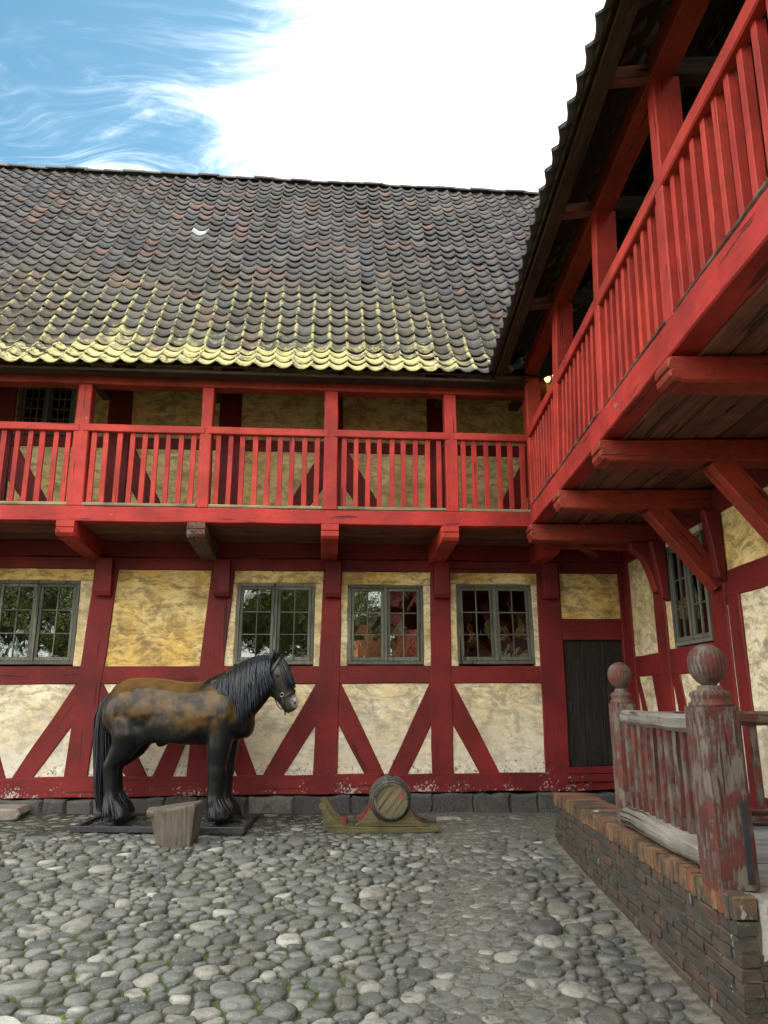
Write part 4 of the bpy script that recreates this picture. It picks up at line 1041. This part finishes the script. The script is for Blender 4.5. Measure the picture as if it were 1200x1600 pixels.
def ell(c, r):
    V, F = lathe_vf([(math.sin(a), -math.cos(a)) for a in [math.pi * k / 10 for k in range(1, 10)]], 16)
    return [(c[0] + v[0] * r[0], c[1] + v[1] * r[1], c[2] + v[2] * r[2]) for v in V], F
for s in (-1, 1):
    parts += [ell((.50, s * .20, 1.16), (.20, .125, .28)), ell((-.62, s * .215, 1.20), (.28, .14, .29)), ell((-.44, s * .235, 1.0), (.17, .085, .17)), ell((-.05, s * .255, 1.08), (.40, .105, .22))]
parts.append(ell((.74, 0, 1.08), (.12, .20, .18)))
V, F = merge(parts); me = mesh('body', V, F, 'horse_coat')
tmp = bpy.data.objects.new('tmp', me); col.objects.link(tmp)
md = tmp.modifiers.new('r', 'REMESH'); md.mode = 'VOXEL'; md.voxel_size = .017; md.use_smooth_shade = True
ms = tmp.modifiers.new('s', 'SMOOTH'); ms.iterations = 8; ms.factor = .5
dg = bpy.context.evaluated_depsgraph_get(); bme = bpy.data.meshes.new_from_object(tmp.evaluated_get(dg)); bpy.data.objects.remove(tmp)
bme.name = 'body'; bme.shade_smooth()
if not bme.materials: bme.materials.append(MAT['horse_coat'])
HB = .062
put('body', bme, horse, (0, 0, HB))
# nostril holes and eyes as small dark glossy inlays
for s in (-1, 1):
    V, F = lathe_vf([(.004, -.02), (.018, -.012), (.022, 0), (.016, .012), (.004, .018)], 10)
    put('eye', mesh('eye', V, F, 'leather', smooth=True), horse, (1.143, s * .120, 1.628 + HB))
    put('nostril', mesh('nostril', V, F, 'leather', smooth=True), horse, (1.345, s * .064, 1.312 + HB), (0, .5, 0), (.7, .8, 1.1))
rh = random.Random(3); strands = []
def strand(pts, r): strands.append(tube_vf(pts, r, 4, .7))
# mane: hangs over the near side of the neck in heavy ropes
crest = [(.22, 1.55), (.36, 1.61), (.50, 1.69), (.66, 1.775), (.80, 1.835), (.93, 1.865), (1.03, 1.855)]
def lerp_path(P, f):
    f *= len(P) - 1; i = min(int(f), len(P) - 2); f -= i
    return P[i][0] * (1 - f) + P[i + 1][0] * f, P[i][1] * (1 - f) + P[i + 1][1] * f
for layer in range(3):
    for k in range(120):
        f = (k + rh.random()) / 120; cx, cz = lerp_path(crest, f); L = (.40 + .34 * math.sin(math.pi * min(1, .12 + f * .95))) * rh.uniform(.9, 1.04); pts = []; sway = rh.uniform(-.015, .015)
        for q in range(9):
            u = q / 8; z = cz + .012 - u * L + (.03 * math.sin(u * math.pi) * 0); x = cx + .075 * u + sway * u * u + .008 * math.sin(u * 9 + k)
            # stay outside the neck: distance of (x, z) below the crest gives the half width
            hw = .05 + .155 * math.sin(min(1.5, u * 2.6)) + (.045 if f < .3 else 0) * u - (.03 if f > .75 else 0) * u
            pts.append((x, -(hw * (u > 0) + .012 * layer + .010) + (.04 if q == 0 else 0) + .006 * math.sin(u * 12 + k * 1.7), z + HB))
        strand(pts, [.009, .013, .014, .014, .014, .013, .012, .009, .003])
for k in range(40):                                          # far side
    f = (k + rh.random()) / 40; cx, cz = lerp_path(crest, f); strand([(cx + .02 * q / 5, .02 + .14 * math.sin(min(1.5, q / 5 * 2.4)), cz + .012 - q / 5 * .4 + HB) for q in range(6)], [.010, .018, .018, .016, .012, .003])
V, F = merge(strands); put('mane', mesh('mane', V, F, 'horse_hair', smooth=True), horse)
strands = []
for k in range(60):
    s = rh.uniform(-1, 1); L = rh.uniform(.75, 1.0); pts = []
    for q in range(8):
        u = q / 7 * L; c = Vector((1.02, 0, 1.79)).lerp(Vector((1.215, 0, 1.405)), u); off = .10 + .085 * math.sin(min(1.57, u * 2.0 + .5)) - .045 * u
        fw = Vector((.866, 0, .50)); c = c + fw * off * math.cos(s * 1.0)
        pts.append((c.x + .010 * math.sin(k), s * (.03 + .085 * math.sin(min(1.57, u * 2.4))), c.z + HB))
    strand(pts, [.010, .017, .018, .018, .016, .014, .010, .003])
V, F = merge(strands); put('forelock', mesh('forelock', V, F, 'horse_hair', smooth=True), horse)
strands = []
tp = [(-.86, 1.45), (-.955, 1.36), (-1.0, 1.18), (-.985, .95), (-.96, .72), (-.945, .5), (-.93, .3), (-.89, .12), (-.83, .03)]
for k in range(120):
    a = rh.uniform(0, 6.28); rr0 = math.sqrt(rh.random()); pts = []; cut = rh.uniform(.86, 1.0)
    for q in range(12):
        u = q / 11 * cut; x, z = lerp_path(tp, u); wd = .025 + .075 * math.sin(min(2.6, u * 3.0)) ** .8
        pts.append((x + rr0 * wd * math.cos(a) + .010 * math.sin(u * 10 + k), rr0 * wd * 1.25 * math.sin(a) + .012 * math.sin(u * 8 + k * 2), z + HB))
    strand(pts, [.014] * 2 + [.015] * 8 + [.010, .003])
V, F = merge(strands); put('tail', mesh('tail', V, F, 'horse_hair', smooth=True), horse)
for s, fx, hx in ((-1, 0.0, 0.0), (1, .02, -.075)):
    for (bx, bz) in ((.465 + fx, .30), (-.755 + hx, .33)):
        strands = []
        for k in range(44):
            a = 6.28 * k / 44 + rh.uniform(-.1, .1); L = rh.uniform(.17, .26); pts = []; z0 = bz - rh.uniform(0, .07)
            for q in range(6):
                u = q / 5; rad = .072 + .070 * u ** 1.2; pts.append((bx + .075 * u + rad * math.cos(a), s * .162 + rad * math.sin(a), max(.012, z0 - L * u) + HB))
            strand(pts, [.006, .014, .016, .016, .013, .005])
        V, F = merge(strands); put('leg_feather', mesh('leg_feather', V, F, 'horse_hair', smooth=True), horse)
# bridle
def strap(name, c, ax, hd, hw, wdt=.012):
    r = ring(c, ax, hd, hw, 28); axv = Vector(ax).normalized(); V = []; F = []
    for v in r: d = (v - Vector(c)).normalized() * .006; V += [v - axv * wdt - d * .2, v + axv * wdt - d * .2, v + axv * wdt + d, v - axv * wdt + d]
    n = len(r)
    for i in range(n):
        j = (i + 1) % n
        for a in range(4): b = (a + 1) % 4; F.append((i * 4 + a, i * 4 + b, j * 4 + b, j * 4 + a))
    return put(name, mesh(name, [Vector(v) + Vector((0, 0, HB)) for v in V], F, 'leather'), horse)
nb = strap('noseband', (1.232, 0, 1.395), HAX, .118, .096)
strap('crown_strap', (1.04, 0, 1.630), Vector((.56, 0, -.30)), .255, .150, .011)
for s in (-1, 1):
    def sp(pts, name, r=.010):
        V, F = tube_vf([(x, s * y, z + HB) for x, y, z in pts], r, 6, .6); return put(name, mesh(name, V, F, 'leather', smooth=True), horse)
    sp([(.985, .135, 1.730), (1.02, .145, 1.630), (1.08, .135, 1.550), (1.16, .112, 1.460), (1.21, .095, 1.405)], 'cheek_strap')
    sp([(1.02, .145, 1.610), (1.03, .15, 1.490), (1.06, .125, 1.400), (1.10, .05, 1.365), (1.11, 0, 1.360)], 'throat_strap', .008)
    V, F = tube_vf([(.022 * math.cos(a), 0, .022 * math.sin(a)) for a in [2 * math.pi * k / 12 for k in range(13)]], .005, 6); put('ring', mesh('ring', V, F, 'brass', smooth=True), horse, (1.195, s * .108, 1.405 + HB))
    V, F = lathe_vf([(.004, -.006), (.014, -.004), (.014, .004), (.004, .006)], 12); put('buckle', mesh('buckle', V, F, 'brass'), horse, (1.022, s * .156, 1.620 + HB), (math.pi / 2, 0, 0))
V, F = tube_vf([(1.10, -.06, 1.365 + HB), (1.14, -.09, 1.290 + HB), (1.19, -.10, 1.235 + HB), (1.215, -.10, 1.290 + HB), (1.20, -.105, 1.390 + HB)], .007, 6); put('rein', mesh('rein', V, F, 'leather', smooth=True), horse)
V, F = tube_vf([(1.20, -.10, 1.380 + HB), (1.225, -.085, 1.290 + HB), (1.235, -.08, 1.170 + HB)], .008, 6); put('lead_strap', mesh('lead_strap', V, F, 'leather', smooth=True), horse)
# steel base frame lying on the cobbles
fr_ = [(-1.02, -.44), (.86, -.44), (.80, .50), (-1.08, .46)]
for i in range(4):
    a, b = Vector(fr_[i]), Vector(fr_[(i + 1) % 4]); d = (b - a).normalized() * (.032 if i % 2 == 0 else -.032)
    beam('base_bar', (a.x - d.x, a.y - d.y, .03), (b.x + d.x, b.y + d.y, .03), .065, .062, 'iron', horse, ch=.006)
beam('base_bar', (-.66, -.40, .028), (-.70, .44, .028), .065, .055, 'iron', horse); beam('base_bar', (.50, -.40, .028), (.46, .47, .028), .065, .055, 'iron', horse)

# ================================================================ SMALL THINGS IN THE YARD
# chunk of timber in front of the horse
BXc, BYc = -2.225, 8.31; bz = gz(BXc, BYc) - .012
base = [(-.185, -.05), (-.045, -.165), (.195, -.145), (.21, .10), (.02, .19), (-.16, .13)]
V = []; F = []
for lv, (s, h) in enumerate(((.97, 0), (1.03, .06), (1.07, .16), (1.11, .27), (1.17, .365), (1.13, .40))):
    for i, (x, y) in enumerate(base):
        V.append((x * s + (.0 if x > 0 else -.015 * lv) + random.uniform(-.006, .006), y * s + random.uniform(-.006, .006), h + (.035 * x / .2 if lv > 3 else 0)))
n = 6
for q in range(5):
    for k in range(n): F.append((q * n + k, q * n + (k + 1) % n, q * n + n + (k + 1) % n, q * n + n + k))
F += [tuple(range(n - 1, -1, -1)), tuple(range(5 * n, 6 * n))]
blk = put('timber_block', mesh('timber_block', V, F, 'log', (0, 0, 1)), None, (BXc, BYc, bz), label='squat weathered timber block standing on the cobbles before the horse', cat='wood block')
V, F = tube_vf([(-.17, -.03, .33), (-.23, -.05, .335), (-.285, -.06, .34), (-.30, -.062, .34)], [.07, .06, .05, .025], 10)
put('knob', mesh('knob', V, F, 'log', (1, 0, 0), smooth=True), blk)
bv = blk.modifiers.new('edge', 'BEVEL'); bv.width = .012; bv.segments = 2
# sled
SX, SY = -.06, 9.0; SZ = gz(SX, SY) + .004
sled = empty('sled', (SX, SY, SZ), R(2), label='old olive wooden sled with upturned runner nose by the house wall', cat='sled')
run = [(-.60, .0), (.58, .0), (.64, .045), (.60, .062), (-.38, .068), (-.50, .10), (-.58, .17), (-.63, .25), (-.67, .315), (-.72, .325), (-.745, .29), (-.70, .22), (-.685, .12), (-.65, .04)]
for yy in (0.0, .52):
    prism('runner', run, yy - .03, yy + .03, 'sled_wood', sled, grain=(1, 0), bev=.006, jit=.003)
    arc = [(.235 * math.cos(a), .345 - .235 * math.sin(a)) for a in [R(25) + R(130) * k / 8 for k in range(9)]]
    cr = [(-.40, .07), (.42, .07), (.36, .10), (.29, .15), (.25, .22), (.235, .262)] + [(p[0], p[1]) for p in arc[0:9]] + [(-.235, .262), (-.25, .22), (-.30, .15), (-.37, .10)]
    cr = [(x + .07, z) for x, z in cr]
    prism('cradle', cr, yy - .022, yy + .026, 'sled_wood' if yy == 0 else 'sled_red', sled, grain=(1, 0), bev=.004, jit=.001, step=1)
for x in (-.46, -.20, .40): beam('crossbar', (x, -.02, .085), (x, .54, .085), .07, .045, 'sled_red' if x < 0 else 'sled_wood', sled)
# barrel, staves and all, lying on the sled
bar = empty('barrel', (SX + .07, SY + .245, SZ + .345), R(2), label='small weathered wooden barrel lying on the sled, its round end facing out', cat='barrel')
NS = 18; BL = .62
def brad(u): return .192 + .043 * (1 - (2 * u - 1) ** 2)
for k in range(NS):
    a0, a1 = 2 * math.pi * k / NS + .006, 2 * math.pi * (k + 1) / NS - .006; V = []; F = []
    for q in range(7):
        u = q / 6; ro = brad(u) * random.uniform(.995, 1.004); ri = ro - .02
        for rd, a in ((ro, a0), (ro, a1), (ri, a1), (ri, a0)): V.append((rd * math.cos(a), (u - .5) * BL, rd * math.sin(a)))
    for q in range(6):
        for e in range(4): F.append((q * 4 + e, q * 4 + (e + 1) % 4, q * 4 + 4 + (e + 1) % 4, q * 4 + 4 + e))
    F += [(3, 2, 1, 0), (24, 25, 26, 27)]
    put('stave', mesh('stave', V, F, 'barrel_wood', (0, 1, 0)), bar)
for yy, sgn in ((-BL / 2 + .025, -1), (BL / 2 - .025, 1)):
    rad = .178; cuts = [-.178, -.11, -.035, .04, .11, .178]
    for c0, c1 in zip(cuts, cuts[1:]):
        pol = []
        xs = [c0 + .0015 + (c1 - c0 - .003) * k / 5 for k in range(6)]
        pol = [(x, -math.sqrt(max(0, rad * rad - x * x)) - .0005) for x in xs] + [(x, math.sqrt(max(0, rad * rad - x * x)) + .0005) for x in xs[::-1]]
        ca, sa = math.cos(R(-38)), math.sin(R(-38))
        prism('head_board', [(x * ca - z * sa, x * sa + z * ca) for x, z in pol], yy - .01, yy + .01, 'barrel_head', bar, grain=(-sa, ca), bev=.002, jit=0, step=1)
for u in (.035, .2, .36, .64, .8, .965):
    r0 = brad(u) + .003; V = []; F = []; n = 36
    for k in range(n):
        a = 2 * math.pi * k / n
        for rd, yy in ((r0, -.016), (r0 + .005, -.014), (r0 + .005, .014), (r0, .016)): V.append((rd * math.cos(a), (u - .5) * BL + yy, rd * math.sin(a)))
    for k in range(n):
        j = (k + 1) % n
        for e in range(4): F.append((k * 4 + e, k * 4 + (e + 1) % 4, j * 4 + (e + 1) % 4, j * 4 + e))
    put('hoop', mesh('hoop', V, F, 'hoop'), bar)
V, F = lathe_vf([(.03, 0), (.03, .012), (.018, .014), (.018, .022)], 12); put('bung', mesh('bung', V, F, 'dark_wood'), bar, (.02, 0, .236))
# broken stone slab at the left edge
V, F = prism_vf([(-.55, .0), (.28, .0), (.31, .07), (.27, .125), (-.1, .145), (-.55, .15)], -.22, .20, ident, .018, .012, .12)
sb = put('stone_slab', mesh('stone_slab', V, F, 'slab'), None, (-4.66, 9.42, gz(-4.7, 9.4) + .0), (0, 0, R(9)), label='broken flat stone slab lying by the wall at the left edge', cat='stone slab')
V, F = prism_vf([(-.5, .0), (.10, .0), (.06, .06), (-.2, .09), (-.5, .10)], -.40, -.235, ident, .015, .01, .12)
put('chip', mesh('chip', V, F, 'slab'), sb)
# loose stone by the footing
V, F = prism_vf([(-.16, 0), (.17, 0), (.15, .03), (.0, .045), (-.14, .035)], -.07, .07, ident, .012, .008, .1)
put('loose_stone', mesh('loose_stone', V, F, 'granite'), None, (.72, 9.72, gz(.72, 9.72) - .004), (0, 0, R(4)), label='small pale loose stone lying at the wall right of the sled', cat='stone')

# ================================================================ ACROSS THE YARD (seen mirrored in the panes)
def far_house(name, loc, rz, L, D, wallh, ridge, roofmat, wallmat, label, cols):
    h = empty(name, loc, rz, label=label, cat='house')
    boxm('wall', (-L / 2, -D / 2, -.5), (L / 2, D / 2, wallh), wallmat, h)
    V = [(-L / 2 - .3, -D / 2 - .4, wallh - .2), (L / 2 + .3, -D / 2 - .4, wallh - .2), (L / 2 + .3, D / 2 + .4, wallh - .2), (-L / 2 - .3, D / 2 + .4, wallh - .2), (-L / 2 - .3, 0, ridge), (L / 2 + .3, 0, ridge)]
    put('roof', mesh('roof', V, [(0, 1, 5, 4), (2, 3, 4, 5), (0, 4, 3), (1, 2, 5), (3, 2, 1, 0)], roofmat), h)
    for k in range(cols + 1):
        x = -L / 2 + L * k / cols; boxm('post', (x - .12, D / 2 + .004, -.4), (x + .12, D / 2 + .05, wallh - .25), 'red_gallery', h)
        if k < cols:
            boxm('rail', (x + .125, D / 2 + .004, 1.4), (x + L / cols - .125, D / 2 + .04, 1.62), 'red_gallery', h)
            if k % 2 == 0: window(h, x + .35, x + L / cols - .35, 1.7, 2.9, lambda a, d, z: (a, D / 2 + .09 - d, z))
    return h
far_house('orange_roofed_house', (3.0, -17.5, -.6), R(3), 3.2, 5, 2.9, 5.3, 'orange_tiles', 'facade_grey', 'low house with bright orange tile roof behind the viewer, mirrored in the panes', 3)
far_house('brown_house', (8.9, -15, -.6), R(6), 7.5, 6, 6.5, 10.0, 'tile_plain', 'facade_brown', 'tall plain brown house behind the viewer, mirrored in the right leaf of the middle window', 4)
far_house('red_timber_house', (-17.3, -10, -.5), R(-40), 9, 6, 3.6, 5.4, 'tile_plain', 'red_gallery', 'red half-timbered house across the yard, mirrored in the left window', 5)
def tree_mesh(seed, H, wood=False):
    rt = random.Random(seed); limbs = []; tips = []
    def grow(p, d, l, r, lev):
        q = p + d * l; md = (p + q) / 2 + Vector((rt.uniform(-.1, .1), rt.uniform(-.1, .1), 0)) * l * .4
        limbs.append(tube_vf([p, md, q], [r, r * .8, r * .62], 7 if lev < 2 else 5))
        if lev >= 3: tips.append(q); tips.append(md); return
        for _ in range(4 if lev else 5):
            nd = (d + Vector((rt.uniform(-1, 1), rt.uniform(-1, 1), rt.uniform(-.25, .7))) * .85).normalized(); grow(q if rt.random() < .7 else md, nd, l * rt.uniform(.55, .78), r * .55, lev + 1)
    grow(Vector((0, 0, -.3)), Vector((0, 0, 1)), H * .36, H * .028, 0)
    lv = []
    for tpt in tips:
        for _ in range(26):
            c = tpt + Vector((rt.gauss(0, .42), rt.gauss(0, .42), rt.gauss(0, .34))); u = Vector((rt.uniform(-1, 1), rt.uniform(-1, 1), rt.uniform(-1, 1))).normalized(); v = u.orthogonal().normalized() * .07; u *= .11
            lv.append(([c - u, c + v, c + u, c - v], [(0, 1, 2, 3)]))
    if wood: return merge(limbs), merge(lv)
    V, F = merge(limbs); W, G = merge(lv)
    return mesh('trunk', V, F, 'bark', (0, 0, 1), smooth=True), mesh('crown', W, G, 'leaf', fix=False)
tms = [tree_mesh(1, 9.0), tree_mesh(2, 8.0)]
for k, (x, y, s, a, lab) in enumerate(((-2.0, -19, 1.0, 0, 'leafy tree behind the viewer, mirrored in the window above the horse'), (-9.6, -15, 1.0, 2, 'broad leafy tree behind the viewer, mirrored in the leftmost window'), (1.4, -27, 1.25, 4, 'tall leafy tree behind the orange roof, mirrored in the middle window'),
        (-6.2, -26, 1.3, 1, 'high leafy tree at the back of the row behind the viewer'), (-14.5, -22, 1.35, 5, 'leafy tree beside the red house behind the viewer'), (5.0, -31, 1.4, 3, 'leafy tree between the orange roof and the brown house behind the viewer'), (-1.4, -34, 1.5, 6, 'farthest and tallest leafy tree behind the viewer'))):
    tr_ = empty('leafy_tree', (x, y, -.6), a, label=lab, cat='tree', group='trees behind the viewer'); tr_.scale = (s, s, s)
    put('trunk', tms[k % 2][0], tr_); put('crown', tms[k % 2][1], tr_)

# unseen wood added behind the yard to darken reflections on horse and panes
tr1, lf1 = tree_mesh(3, 9.5, True); W = []
for k in range(13):
    a = R(-66 + 132 * k / 12); d = 34 + 5 * (k % 3); c = Vector((math.sin(a) * d, -math.cos(a) * d, -.8)); z = 1.1 + .25 * ((k * 7) % 3); ca, sa = math.cos(k * 1.9), math.sin(k * 1.9)
    W.append(([(c.x + z * (v[0] * ca - v[1] * sa), c.y + z * (v[0] * sa + v[1] * ca), c.z + z * v[2]) for v in lf1[0]], lf1[1]))
V, F = merge(W); put('added_wood', mesh('added_wood', V, F, 'leaf', fix=False), label='dense green wood added far behind the viewer to darken reflections', cat='wood', kind='stuff')
